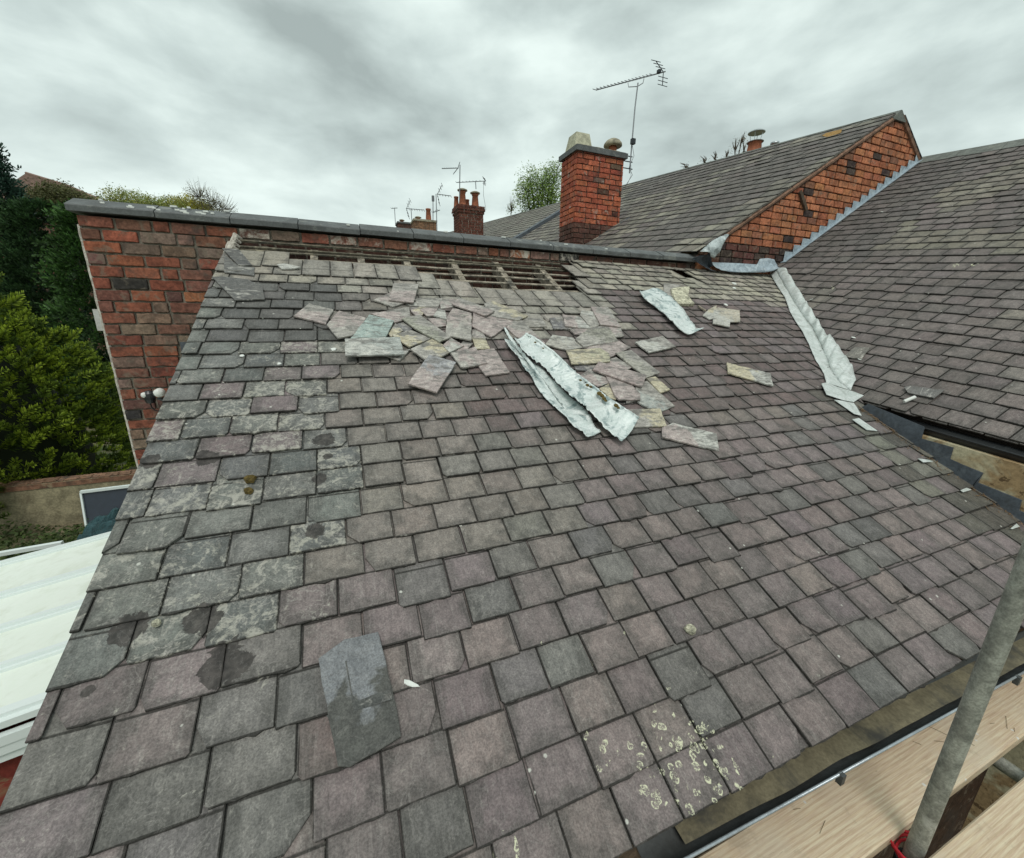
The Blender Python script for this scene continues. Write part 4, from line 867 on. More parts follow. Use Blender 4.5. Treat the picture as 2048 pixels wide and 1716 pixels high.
# --- yew-like hedge tree at the left
bc = V((-9.0, 13.0, -4.3))
yt = thing('yew_tree', (bc.x, bc.y, GZ), 'dense bright green yew with feathery upswept sprays behind the low garden wall', 'tree')
m = MB(); m.tube([(bc.x, bc.y, GZ), (bc.x, bc.y, -2.5)], [.25, .16], 9)
for k in range(7): a = k * .9; m.tube([(bc.x, bc.y, -3.6 + k * .15), (bc.x + 1.2 * math.cos(a), bc.y + 1.2 * math.sin(a), -2.2 + k * .2)], [.09, .03], 6)
m.build('trunk', M_TWIG, yt)
m = MB(); random.seed(11)
H, Rb = 5.35, 3.3
def yr(t): return Rb * (1 - t ** 3.4) ** .6 * (1 - .16 * t)
for k in range(2700):
    t = random.random() ** .9; a = random.uniform(math.pi * .85, math.pi * 2.25); 
    if math.sin(a) > .55: continue
    lob = 1 + .11 * mnoise.noise(V((math.cos(a) * 2.2, math.sin(a) * 2.2, t * 6))) + .07 * mnoise.noise(V((math.cos(a) * 6, math.sin(a) * 6, t * 14)))
    rr_ = yr(t) * lob; dpt = random.random() ** 2 * .5; p = V((bc.x + (rr_ - dpt) * math.cos(a), bc.y + (rr_ - dpt) * math.sin(a), GZ + .25 + t * H * lob * .97))
    out = V((math.cos(a), math.sin(a), .15 + .75 * t)); out += V((random.uniform(-.35, .35), random.uniform(-.35, .35), random.uniform(-.1, .4)))
    br = random.random(); tip = (.21 + .17 * br, .30 + .19 * br, .04) if random.random() < .75 else (.08, .13, .022)
    fan(m, p, out, random.uniform(.32, .55), random.uniform(.12, .17), 36, (.035, .06, .012), tip, .75, .085)
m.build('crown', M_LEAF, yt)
m = MB(); 
for rr2, zt0 in (((0, 0)),): pass
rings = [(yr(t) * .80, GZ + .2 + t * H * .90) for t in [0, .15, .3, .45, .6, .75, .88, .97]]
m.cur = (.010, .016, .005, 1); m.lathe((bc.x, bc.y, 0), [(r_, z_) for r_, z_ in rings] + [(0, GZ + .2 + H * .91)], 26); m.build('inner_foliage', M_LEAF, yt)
# --- generic loose tree
def tree(name, label, base, top, blobs, leafc, n, ls, cat='tree', trunk=.14, twigs=60, mat=M_LEAF2, twl=1.0, group=None, droop=.0, trunk_top=None):
    root = thing(name, (base[0], base[1], base[2]), label, cat, group)
    m = MB(); top = V(top); base = V(base); m.tube([base, base.lerp(top, .5) + X * .1, top], [trunk, trunk * .7, trunk * .25], 8)
    for c, r in blobs:
        c = V(c); m.tube([base.lerp(top, random.uniform(.35, .8)), c.lerp(top, .3) - Z * .2, c], [trunk * .4, trunk * .25, .02], 5)
        for k in range(int(twigs / len(blobs))):
            e_ = ellip(c, r, 1)[0]; dirv = (e_ - base.lerp(top, .55)).normalized(); m.tube([c.lerp(e_, .2), c.lerp(e_, .7) + V((0, 0, .05)), e_ + dirv * .25 * twl], [.018, .010, .003], 4)
    m.build('trunk', M_TWIG, root)
    m = MB()
    for c, r in blobs:
        vol = r[0] * r[1] * r[2]; tot = sum(b[1][0] * b[1][1] * b[1][2] for b in blobs)
        for cl in ellip(c, r, max(3, int(n * vol / tot / 9))):
            tone = random.uniform(.6, 1.3); lc = random.choice(leafc)
            for k in range(9):
                p = cl + V((random.gauss(0, ls * 2.2), random.gauss(0, ls * 2.2), random.gauss(0, ls * 2.0) - droop * random.random())); a = V((random.gauss(0, 1), random.gauss(0, 1), random.gauss(0, .6))).normalized(); b = a.orthogonal().normalized(); s_ = ls * random.uniform(.6, 1.3)
                m.cur = tuple(x * tone for x in lc) + (1,); m.poly([p - a * s_, p + b * s_ * .5, p + a * s_, p - b * s_ * .5])
    m.build('crown', mat, root); return root
random.seed(21)
# dark conifer far left : drooping layered branches
def conifer(label, base, h, r, c0, c1, seed, lean=0, n=2600, ang=(2.6, 6.9), L=(.5, .95), wdr=(.2, .34), pw=.8, name='conifer_tree'):
    random.seed(seed); root = thing(name, base, label, 'tree'); b = V(base); m = MB(); m.tube([b, b + Z * h * .97], [.28, .03], 8); m.build('trunk', M_TWIG, root); m = MB()
    for k in range(n):
        t = random.random() ** 1.25; a = random.uniform(*ang); lob = .75 + .38 * mnoise.noise(V((math.cos(a) * 1.8 + seed, math.sin(a) * 1.8, t * 9))) + .25 * mnoise.noise(V((a * 3, t * 20, seed)))
        rr_ = r * (1 - t) ** pw * lob * random.uniform(.55, 1.1) + .08; p = b + V((rr_ * math.cos(a), rr_ * math.sin(a), .3 + t * h)); br = random.uniform(.5, 1.4)
        fan(m, p, V((math.cos(a), math.sin(a), random.uniform(-.25, .45))), random.uniform(*L), random.uniform(*wdr), 10, tuple(x * br for x in c0), tuple(x * br for x in c1), .7, .10)
    m.build('crown', M_LEAF, root); return root
def gat(px, py, d, z=GZ): p = dep(px, py, d); return (p.x, p.y, z)
pc = dep(-60, 330, 17); conifer('tall dark blue-green conifer rising at the left edge above the bright yew', (pc.x, pc.y, GZ), dep(-15, 262, 17).z - GZ, 3.0, (.018, .036, .028), (.055, .115, .080), 3, n=3600, pw=.62)
pc = dep(105, 470, 18); conifer('broad dark green conifer between the bright yew and the brick wall', (pc.x, pc.y, GZ), dep(105, 432, 18).z - GZ, 3.5, (.018, .038, .018), (.07, .14, .05), 5, n=3600, pw=.40)
pc = dep(205, 560, 16); conifer('lower dark green shrub tree right against the brick wall edge', (pc.x, pc.y, GZ), dep(205, 440, 16).z - GZ, 2.1, (.020, .045, .016), (.08, .17, .04), 8, n=1500, pw=.45)
random.seed(31)
tb = dep(112, 400, 24); tree('broadleaf_tree', 'olive green tree below the brown far roof, above the dark conifers', (tb.x, tb.y, GZ), tuple(tb), [(tuple(dep(x, y, 24)), (1.3, 1.2, .75)) for x, y in ((85, 410), (118, 395), (140, 405))], [(.09, .10, .035), (.12, .12, .05)], 9000, .07)
blob = []
for x, y, r in ((205, 398, .8), (240, 382, 1.0), (275, 392, 1.1), (310, 398, 1.0), (345, 402, 1.0), (380, 398, .9), (225, 402, .7), (400, 408, .6)): blob.append((tuple(dep(x, y + 22, 26)), (r * 1.25, r, r * .85)))
tb = dep(290, 430, 26); tree('broadleaf_tree', 'yellow-green spring tree spreading behind the left part of the coping', (tb.x, tb.y, GZ), tuple(tb), blob[:5], [(.28, .31, .09), (.22, .28, .09), (.34, .34, .08)], 12000, .055, twigs=150, twl=1.4)
tb = dep(380, 430, 28); tree('broadleaf_tree', 'golden spring tree behind the coping, right of the yellow-green one', (tb.x, tb.y, GZ), tuple(tb), [(tuple(dep(x, y, 28)), (1.1, 1.0, .7)) for x, y in ((350, 418), (385, 413), (400, 425))], [(.42, .38, .05), (.33, .33, .06)], 9000, .055, twigs=90)
tb = dep(415, 440, 27); tree('bare_twig_tree', 'nearly bare twiggy tree just right of the golden tree behind the coping', (tb.x, tb.y, GZ), tuple(tb), [(tuple(dep(x, y, 27)), (.9, .9, .9)) for x, y in ((400, 395), (425, 408), (445, 420))], [(.17, .17, .08)], 2200, .035, twigs=190, twl=1.5)
tb = dep(1085, 470, 17); tree('broadleaf_tree', 'fresh green leafy tree left of the tall red chimney', (tb.x, tb.y, GZ), tuple(tb), [(tuple(dep(x, y, 17)), (r, r, r)) for x, y, r in ((1100, 350, .5), (1085, 365, .62), (1060, 360, .55), (1075, 395, .75), (1055, 400, .6), (1105, 395, .7), (1110, 345, .45), (1050, 380, .4), (1095, 415, .7))], [(.20, .30, .07), (.16, .25, .06), (.27, .36, .10)], 9000, .05, twigs=60, twl=.4)
tb = dep(1022, 450, 19); tree('bare_twig_tree', 'small twiggy sapling sticking up left of the green tree on the roofline', (tb.x, tb.y, 0), tuple(dep(1022, 430, 19)), [(tuple(dep(1022, 420, 19)), (.22, .3, .35))], [(.14, .18, .05)], 160, .03, trunk=.04, twigs=22)
tb = dep(1480, 340, 11); tree('bare_twig_tree', 'budding twigs of a tree poking over the grey ridge left of the metal-capped pot', (tb.x, tb.y, 1.0), tuple(dep(1478, 300, 11)), [(tuple(dep(x, y, 11)), (.10, .15, .22)) for x, y in ((1470, 300), (1482, 285), (1488, 300))] + [(tuple(dep(x, y, 11)), (.1, .1, .08)) for x, y in ((1430, 318), (1408, 324), (1372, 334), (1453, 312))], [(.14, .10, .05), (.10, .11, .05)], 260, .022, trunk=.03, twigs=44, twl=.5)
# garden ground cover
random.seed(41)
m = MB()
for k in range(5200):
    x = random.uniform(-9.5, -4.6); y = random.uniform(8.2, 10.75); hgt = .55 * max(0, mnoise.noise(V((x * .9, y * .9, 3))) + .25) * (1 if y > 9 else .5)
    p = V((x, y, GZ + random.random() * hgt)); a = V((random.gauss(0, 1), random.gauss(0, 1), random.gauss(0, .6))).normalized(); b = a.orthogonal().normalized(); s_ = random.uniform(.02, .05); tn = random.uniform(.5, 1.3)
    m.cur = (.07 * tn, .105 * tn, .03 * tn, 1); m.poly([p - a * s_, p + b * s_ * .6, p + a * s_, p - b * s_ * .6])
gc = m.build('ground_cover', M_LEAF2); tag(gc, 'low green weeds spreading over the garden floor', 'weeds', kind='stuff')
m = MB()
for k in range(600):
    c = dep(218, 1050, 7.9); p = V((c.x + random.gauss(0, .22), c.y + random.gauss(0, .14), c.z - .1 + random.gauss(0, .12))); a = V((random.gauss(0, 1), random.gauss(0, 1), random.gauss(0, .6))).normalized(); b = a.orthogonal().normalized(); s_ = random.uniform(.02, .04); tn = random.uniform(.7, 1.5)
    m.cur = (.08 * tn, .14 * tn, .03 * tn, 1); m.poly([p - a * s_, p + b * s_ * .6, p + a * s_, p - b * s_ * .6])
o = m.build('leafy_shrub', M_LEAF2, center=True); tag(o, 'small bright green shrub leaning over the green tarpaulin', 'shrub')
# ================================================================== garden wall, panel, tarpaulin
yg = 10.8
gw = thing('garden_wall', (-7, yg, GZ), 'low rendered garden wall with crumbling brick top under the bright yew', 'wall')
zt = pl(0, 975, V((0, yg, 0)), Y).z
m = MB(); m.box((-7.5, yg + .12, (GZ + zt) / 2), 6.5, .12, (zt - GZ) / 2); m.build('rendered_face', M_GRENDER, gw)
m = MB(); random.seed(5); bricks(m, V((0, 0, zt + .012)), X, Y, Z, -14, -1, yg - .01, yg + .26, [], lambda x, y: (jit((.22, .13, .085), .3), .5), pitch=.115, ln=.22); m.build('brick_top', M_BRICK, gw)
m = MB(); m.box((-7.5, yg - .003, zt - .06), 6.5, .012, .05); m.build('exposed_brick_band', simple('worn_brick_band', (.21, .11, .07), .95, var=.7, dk=.5, pale=(.3, .25, .16), pk=.8), gw)
def yp(px, py, y): return pl(px, py, V((0, y, 0)), Y)
dp_ = thing('framed_dark_panel', tuple(yp(215, 1060, 9.9)), 'dark blue panel with white frame leaning against the garden wall', 'panel')
tl, tr = yp(163, 985, 9.9), yp(300, 967, 9.9); bl = yp(172, 1045, 9.9); zb_ = GZ + .35
m = MB(); m.prism([V((tl.x, 9.9, tl.z)), V((tr.x, 9.9, tl.z + .02)), V((tr.x, 9.7, zb_)), V((tl.x + .04, 9.7, zb_))], Y * .03); m.build('panel_face', M_PANEL, dp_)
m = MB(); m.bar(V((tl.x, 9.88, tl.z + .02)), V((tr.x, 9.88, tl.z + .04)), .06, .05); m.bar(V((tl.x, 9.88, tl.z)), V((tl.x + .04, 9.68, zb_)), .03, .035, Y); m.build('panel_frame', M_UPVC2, dp_)
m = MB(); c = yp(215, 1050, 9.2); g_ = []
for i in range(30):
    row = []
    for j in range(24):
        a, b = i / 29 * 2 - 1, j / 23 * 2 - 1; r2 = a * a + b * b; hh = max(0, 1 - r2) ** .5
        row.append(V((c.x + .1 + a * .62, 9.15 + b * .5, GZ + .62 * hh * (1 + .5 * nz(a, b, 2.2, 3)) + .30 * abs(nz(a, b, 3.1, 5)) * hh + .12 * abs(nz(a, b, 8, 5)) * hh)))
    g_.append(row)
solid(m, g_, Z * -.01); o = m.build('tarpaulin_heap', M_TARP, center=True); tag(o, 'crumpled dark teal tarpaulin heap in front of the framed dark panel', 'tarpaulin')
# ================================================================== white panelled lean-to roof
Wd = ray(3400, 215).normalized(); CP = V((-.85, 2, -1.50)); NCn = Wd.cross(Y).normalized(); NCn *= 1 if NCn.z > 0 else -1
def cp(px, py): return pl(px, py, CP, NCn)
ct = thing('lean_to_conservatory', (-2, 3, GZ), 'lean-to with shallow white panelled roof beside the slate roof verge', 'conservatory')
ys = [cp(*q_).y for q_ in ((0, 1135), (0, 1199), (0, 1266), (0, 1345), (0, 1442))]
def cxy(x, y, h=0): t = (x + .85) / Wd.x; return V((x, y, CP.z + Wd.z * t + h))
xL = -3.6
for a, b in zip(ys, ys[1:]):
    m = MB(); m.prism([cxy(-.83, a - .02), cxy(xL, a - .02), cxy(xL, b + .02), cxy(-.83, b + .02)], NCn * .012); m.build('roof_panel', M_UPVC, ct)
for i, y in enumerate(ys):
    m = MB(); wd_ = .03 if i < 4 else .05; m.bar(cxy(-.83, y, .012), cxy(xL, y, .012), wd_ * 2, .03); m.bar(cxy(-.83, y, .036), cxy(xL, y, .036), wd_ * .9, .018); m.build('glazing_bar', M_UPVC2, ct)
ye_ = ys[-1]
m = MB()
for k, (dz_, dy) in enumerate(((-.05, -.05), (-.095, -.045), (-.135, -.035))): m.bar(cxy(-.83, ye_ + dy, dz_), cxy(xL, ye_ + dy, dz_), .03, .042)
m.build('fascia', M_UPVC2, ct)
m = MB(); m.prism([cxy(-.9, ye_, -.16), cxy(xL + .2, ye_, -.16), V((xL + .2, ye_, GZ)), V((-.9, ye_, GZ))], Y * .2); m.build('brick_side', simple('dark_red_side_wall', (.17, .03, .022), .9, var=.5, scale=5, dk=.4, dsc=3, pale=(.22, .2, .11), pk=.9), ct)
m = MB(); m.bar(cxy(-.83, ye_ - .03, -.60), cxy(xL, ye_ - .03, -.60), .06, .12); m.bar(cxy(-.83, ye_ - .05, -.68), cxy(xL, ye_ - .05, -.68), .1, .03); m.build('window_frame', M_UPVC2, ct)
m = MB(); m.prism([cxy(xL, ys[0], -.03), cxy(xL, ye_, -.03), V((xL, ye_, GZ)), V((xL, ys[0], GZ))], X * .05); m.build('glazed_side', M_GLASS, ct)
m = MB(); m.prism([cxy(xL, ys[0], -.03), V((xL, ys[0], GZ)), V((-1.7, ys[0], GZ)), cxy(-1.7, ys[0], -.03)], Y * -.05); m.build('glazed_side', M_GLASS, ct)
# ledge beyond
m = MB(); a, b = yp(-60, 1118, 5.6), yp(125, 1086, 5.6); m.bar(V((a.x, 5.6, a.z)), V((b.x, 5.6, b.z)), .05, .04); o = m.build('white_fence_rail', M_UPVC2, center=True); tag(o, 'thin white rail just beyond the white panelled roof', 'rail')
# ================================================================== distant house at the left
dl_ = thing('brown_roofed_house', tuple(dep(95, 420, 45)), 'far house with brown tiled hip roof above the dark conifers', 'house')
a, b, c, d_ = dep(30, 380, 45), dep(50, 347, 47), dep(148, 378, 44), dep(230, 412, 43)
m = MB(); e1_, e2_ = dep(-40, 430, 42), dep(225, 420, 42)
r1, r2 = dep(52, 346, 46), dep(138, 372, 46)
m.poly([e1_, e2_, r2, r1]); m.poly([e2_, dep(260, 418, 50), r2]); m.poly([e1_, r1, dep(-60, 420, 50)]); m.poly([r1, r2, dep(260, 418, 50), dep(-60, 420, 50)]); m.build('roof', M_BROWNROOF, dl_)
m = MB(); m.tube([r1, r2], .14, 6); m.tube([r2, dep(183, 392, 44), e2_], .13, 6); m.build('ridge_tiles', simple('pinkish_ridge', (.25, .17, .14), .9), dl_)
m = MB(); cc_ = (e1_ + e2_) / 2; m.box((cc_.x, cc_.y + 3.5, (GZ + e1_.z) / 2), 6, 3, (e1_.z - GZ) / 2 - .1); m.build('walls', simple('far_brick', (.16, .08, .06), .9), dl_)
# small white cottage glimpse behind the bush
m = MB(); p = dep(199, 640, 12.5); m.box((p.x, p.y, p.z), .09, .05, .32, X, Y, Z); o = m.build('white_window_post', M_WHITEW, center=True); tag(o, 'pale painted post glimpsed between the bright yew and the brick wall', 'post')
#@@PART5
# ================================================================== loose slates lying on the roof
A_S = lambda x, y: (420 + x / 5.72, 460 + y / 5.72)
B_S = lambda x, y: (700 + x / 5.72, 500 + y / 5.72)
C_S = lambda x, y: (1000 + x / 5.72, 500 + y / 5.72)
D_S = lambda x, y: (1280 + x / 5.72, 500 + y / 5.72)
E_S = lambda x, y: (980 + x / 6.024, 620 + y / 6.024)
F_S = lambda x, y: (420 + x / 3.99, 440 + y / 3.99)
G_S = lambda x, y: (932 + x / 3.99, 440 + y / 3.99)
H_S = lambda x, y: (900 + x / 3.413, 600 + y / 3.413)
FU = lambda x, y: (x, y)
PK, CR, GY, TE, LG, DG = (.37, .315, .30), (.47, .425, .31), (.33, .315, .29), (.33, .40, .375), (.44, .44, .41), (.17, .165, .17)
def loose(S_, P, h, c, c2, al, label, tilt=.05, cat='slate', name='loose_slate', th=.0105, grp='loose slates fallen on the roof'):
    random.seed(hash(label) % 9999 if False else sum(ord(k) for k in label)); uvp = [muv(*S_(*p), h) for p in P]
    cx = sum(p[0] for p in uvp) / len(uvp); cy = sum(p[1] for p in uvp) / len(uvp)
    ax = (uvp[1][0] - uvp[0][0], uvp[1][1] - uvp[0][1]); L = math.hypot(*ax) + 1e-6; ax = (ax[0] / L, ax[1] / L)
    q_ = rough_edge(uvp, .0022, .03); m = MB(); m.cur = tuple(c) + (al,); m.cur2 = tuple(c2) + ((.12,) if 'T-shaped' in label else (1,))
    ts = random.uniform(-1, 1) * tilt; 
    def to3(x, y): return mp3(x, y, h - th + ts * ((x - cx) * ax[1] - (y - cy) * ax[0]) * 1.0)
    plate(m, q_, to3, NM, th, lambda x, y: (((x - cx) * ax[0] + (y - cy) * ax[1]) / .3 + .5, ((x - cx) * -ax[1] + (y - cy) * ax[0]) / .2 + .5), .0022)
    o = m.build(name, M_LOOSE, center=True); return tag(o, label, cat, grp)
b0 = .044
SL = [
 (F_S, [(665, 765), (790, 665), (985, 712), (925, 825)], b0, PK, GY, .5, 'pale slate at the far left end of the loose pile, pointed tip left'),
 (F_S, [(930, 832), (1030, 720), (1245, 780), (1165, 915), (1020, 940)], b0 + .009, GY, PK, .6, 'pinkish five-sided slate left of the teal slate'),
 (F_S, [(1110, 960), (1270, 755), (1468, 800), (1385, 965)], b0 + .018, TE, TE, .3, 'pale teal slate standing out above the long light grey one'),
 (B_S, [(380, 1190), (690, 1130), (565, 1262), (520, 1245)], b0, GY, LG, .5, 'corner of slate poking from under the long light grey slate'),
 (F_S, [(1075, 945), (1515, 930), (1552, 1070), (1080, 1082)], b0 + .028, LG, (.36, .38, .36), .3, 'long light grey slate lying level below the teal one'),
 (B_S, [(270, 570), (470, 478), (622, 600), (490, 645)], b0, GY, PK, .3, 'slate half under the upright pinkish slate near the battens, left tip showing'),
 (B_S, [(440, 565), (500, 370), (785, 395), (728, 602)], b0 + .014, PK, GY, .3, 'upright pinkish square slate nearest the left end of the open hole'),
 (B_S, [(620, 600), (760, 590), (830, 640), (700, 640)], b0 - .006, GY, LG, .4, 'sliver of slate just under the upright pinkish square slate'),
 (B_S, [(240, 725), (675, 650), (700, 780), (510, 826)], b0 + .004, PK, GY, .4, 'wide pink-grey slate behind the teal one'),
 (B_S, [(690, 645), (900, 650), (790, 790), (700, 700)], b0 + .002, PK, CR, .3, 'small cream-pink slate piece above the long diagonal slate'),
 (B_S, [(720, 540), (1060, 548), (1010, 650), (790, 652)], b0 - .004, GY, GY, .6, 'greyish slate laid square above the mid pile, cut left corner'),
 (B_S, [(440, 960), (520, 838), (610, 915), (470, 990)], b0, CR, GY, .4, 'small cream triangle of slate right of the teal slate'),
 (B_S, [(880, 775), (1100, 785), (1100, 862), (990, 876)], b0 + .002, PK, GY, .3, 'small dark pink slate piece left of the upright stained slate'),
 (B_S, [(800, 680), (870, 655), (1010, 655), (970, 745), (880, 750)], b0 + .006, PK, PK, .2, 'small pink slate fragment with clipped lower left corner'),
 (B_S, [(955, 745), (1010, 668), (1090, 690), (1110, 796)], b0 + .014, LG, LG, .6, 'whitish slate fragment touching the upright stained slate'),
 (B_S, [(480, 962), (700, 905), (928, 1015), (680, 1112), (600, 1060)], b0 + .008, CR, GY, .4, 'cream-edged slate tucked under the long diagonal slate'),
 (B_S, [(690, 1138), (940, 1020), (1190, 1140), (1030, 1220), (860, 1250)], b0 + .012, GY, CR, .2, 'cream slate with grey end above the near tilted slate'),
 (B_S, [(1195, 1145), (1300, 1030), (1412, 1065), (1290, 1180)], b0 + .002, PK, GY, .3, 'small pinkish slate corner right of the white-splashed one'),
 (B_S, [(1060, 1090), (1150, 1000), (1308, 1085), (1140, 1165)], b0 + .016, LG, PK, .7, 'white-splashed small slate in the middle of the pile'),
 (B_S, [(590, 772), (800, 730), (1155, 1000), (1025, 1057), (740, 890)], b0 + .022, (.30, .30, .25), GY, .4, 'long olive-grey slate lying diagonally across the pile'),
 (B_S, [(1390, 990), (1540, 990), (1602, 1130), (1440, 1132)], b0, CR, CR, .2, 'cream slate above the pink-grey pair, right side of the left pile'),
 (B_S, [(1095, 945), (1110, 760), (1180, 660), (1392, 720), (1390, 1030), (1110, 975)], b0 + .026, GY, PK, .75, 'upright brown-stained slate with a white lower corner'),
 (G_S, [(45, 850), (60, 722), (260, 745), (392, 790), (205, 932)], b0 + .004, PK, PK, .3, 'large salmon pink slate with point downwards, top of the long lead sheet'),
 (G_S, [(145, 660), (215, 640), (495, 765), (420, 802), (180, 765)], b0 + .006, GY, CR, .6, 'slate with pale diagonal streaks above the salmon pink one'),
 (B_S, [(1165, 612), (1250, 535), (1655, 700), (1558, 757)], b0 + .020, PK, GY, .2, 'long pink-grey slate slanting down under the row of whole slates'),
 (B_S, [(1150, 1182), (1430, 1110), (1572, 1285), (1302, 1342), (1265, 1328)], b0 + .012, GY, PK, .3, 'grey slate with one clipped corner, overlapping the notched one'),
 (G_S, [(80, 1040), (225, 1020), (350, 1215), (158, 1241), (95, 1155)], b0, PK, PK, .25, 'pinkish slate with small notch on top, lowest right of the left pile'),
 (B_S, [(660, 1525), (905, 1195), (1215, 1280), (995, 1627)], b0 + .020, PK, (.33, .33, .34), .3, 'large tilted pinkish slate lying lowest on the left pile'),
 (C_S, [(70, 882), (165, 795), (250, 800), (520, 1060), (430, 1100), (180, 985)], b0, PK, GY, .3, 'pink slate trapped under the upper end of the long lead sheets'),
 (C_S, [(565, 780), (720, 768), (1005, 892), (615, 896)], b0, DG, GY, .1, 'dark grey slate under the pink clipped one, right of centre'),
 (C_S, [(800, 905), (1000, 880), (1370, 850), (1420, 985), (1240, 1010), (860, 960)], b0 + .002, PK, GY, .5, 'wide pinkish slate behind the moss-holed slate'),
 (C_S, [(915, 740), (935, 690), (1060, 700), (1145, 852), (1040, 888)], b0 + .004, GY, LG, .8, 'white-flecked slate beside the steep pink slate'),
 (C_S, [(1038, 640), (1240, 648), (1382, 882), (1150, 855)], b0 + .012, PK, GY, .2, 'steep pink slate highest on the right-hand pile'),
 (C_S, [(715, 740), (920, 768), (1045, 892), (750, 862)], b0 + .014, PK, LG, .4, 'pink slate with rounded left corner over the dark grey one'),
 (C_S, [(520, 1070), (600, 968), (830, 1000), (955, 1112), (760, 1142), (530, 1082)], b0, GY, LG, .9, 'white-crusted grey slate beside the right edge of the lead sheet'),
 (C_S, [(940, 1110), (1350, 1035), (1500, 1110), (1262, 1222)], b0 + .002, PK, PK, .3, 'pink slate showing between the moss-holed slate and the cream one'),
 (C_S, [(860, 1022), (990, 915), (1250, 885), (1362, 1032), (960, 1106)], b0 + .012, GY, (.24, .235, .20), .7, 'grey slate with dark mossy hollow and frayed top edge'),
 (C_S, [(760, 1140), (1150, 1118), (1250, 1180), (1262, 1272), (1100, 1292), (822, 1302)], b0 + .012, CR, (.40, .38, .28), .35, 'long cream slate with ragged right end in the right-hand pile'),
 (E_S, [(1300, 620), (1520, 560), (1720, 690), (1600, 745)], b0, PK, GY, .3, 'pink slate peeping out behind the slanting grey-topped slate'),
 (E_S, [(1515, 512), (1700, 480), (2050, 752), (1882, 815)], b0 + .014, (.33, .32, .28), GY, .5, 'slanting grey-brown slate with pale streaks, right side of the pile'),
 (E_S, [(1070, 795), (1190, 715), (1400, 800), (1440, 880), (1300, 922)], b0, PK, LG, .5, 'greyish slate edged with torn white fibre next to the lead sheet'),
 (E_S, [(1310, 940), (1430, 885), (1520, 1078), (1450, 1062)], b0 + .002, CR, CR, .1, 'cream strip of slate between lead sheet and banded pink slate'),
 (G_S, [(1350, 1330), (1440, 1285), (1672, 1480), (1565, 1522), (1440, 1492), (1370, 1450)], b0, (.34, .36, .34), GY, .45, 'grey-green streaked slate with rough top right of banded pink slate'),
 (G_S, [(1440, 1265), (1512, 1248), (1632, 1350), (1556, 1376)], b0 + .010, CR, CR, .1, 'small cream slate above the grey-green streaked one'),
 (E_S, [(1400, 790), (1720, 905), (1812, 1000), (1815, 1082), (1560, 1082), (1512, 1042)], b0 + .014, PK, PK, .15, 'pink slate with a fine dark red band along its lower edge'),
 (E_S, [(1240, 715), (1310, 618), (1892, 782), (1832, 922), (1330, 752)], b0 + .024, (.33, .27, .26), PK, .2, 'long mauve slate lying slantwise over the banded pink slate'),
 (G_S, [(1290, 1512), (1550, 1505), (1606, 1640), (1320, 1646)], b0 + .004, GY, CR, .2, 'grey and yellow slate by the lower end of the long lead sheet'),
 (H_S, [(1447, 872), (1520, 840), (1822, 908), (1842, 1022), (1450, 936)], b0 + .004, PK, LG, .4, 'long pinkish slate lying alone lowest right of the pile'),
 (G_S, [(1350, 972), (1570, 923), (1676, 1010), (1462, 1056)], b0 + .008, LG, GY, .6, 'pale grey slate alone between the two lead strips'),
 (D_S, [(995, 1288), (1490, 1412), (1530, 1552), (1012, 1402)], b0 + .006, CR, LG, .1, 'narrow half cream half grey slate alone near the lead valley'),
 (D_S, [(272, 380), (460, 400), (380, 525), (275, 500)], b0 - .004, GY, GY, .6, 'grey slate lying behind the yellow-lichened stone'),
 (D_S, [(720, 742), (780, 680), (880, 628), (850, 780), (800, 792)], b0 + .004, LG, CR, .8, 'pale crusted fragment left half of the broken pair near the valley'),
 (D_S, [(845, 672), (900, 650), (1140, 688), (1146, 822), (1030, 822), (1022, 882), (836, 836)], b0 + .012, LG, (.5, .45, .36), .9, 'white torn fragment right half of the broken pair near the valley'),
 (A_S, [(765, 390), (860, 378), (1042, 425), (960, 440), (820, 442)], b0 - .004, LG, LG, .6, 'small pointed pale flake on the top slate row at the left'),
 (FU, [(676, 1533), (662, 1460), (637, 1318), (690, 1278), (756, 1262), (766, 1300), (783, 1370), (802, 1472), (700, 1534)], b0 + .010, (.085, .086, .080), (.19, .198, .208), .05, 'slipped dark grey slate with a T-shaped mark in the lower middle'),
 (B_S, [(1010, 560), (1200, 555), (1210, 650), (1040, 672)], b0 - .006, GY, PK, .5, 'grey slate tucked above the upright brown-stained slate'),
 (C_S, [(255, 800), (300, 775), (480, 780), (540, 877), (312, 877)], b0 - .004, (.27, .255, .23), GY, .3, 'grey six-sided slate between the salmon pink slate and the dark grey one'),
 (E_S, [(1000, 655), (1290, 640), (1225, 735), (1040, 720)], b0 - .006, DG, GY, .3, 'dark broken slate under the long cream one'),
 (C_S, [(1180, 845), (1370, 860), (1405, 985), (1290, 960)], b0 + .004, PK, GY, .3, 'pink slate edge showing right of the moss-holed slate'),
 (B_S, [(500, 850), (610, 820), (720, 900), (640, 940)], b0 - .002, DG, GY, .3, 'dark slate scrap between the teal slate and the long diagonal one'),
 (B_S, [(1395, 905), (1500, 900), (1560, 1010), (1400, 1000)], b0 - .002, GY, PK, .3, 'brownish slate scrap between the stained slate and the salmon pink one'),
 (E_S, [(1600, 940), (1760, 930), (1830, 1080), (1640, 1120)], b0 - .002, DG, GY, .3, 'dark slate beneath the banded pink slate'),
 (FU, [(318 + 100, 1318 - 30), (452, 1260), (512, 1268), (508, 1392), (420, 1392), (398, 1345)], .026, (.075, .072, .068), (.10, .092, .085), .1, 'blackened flaking slate skin near the lower left verge') if False else None,
]
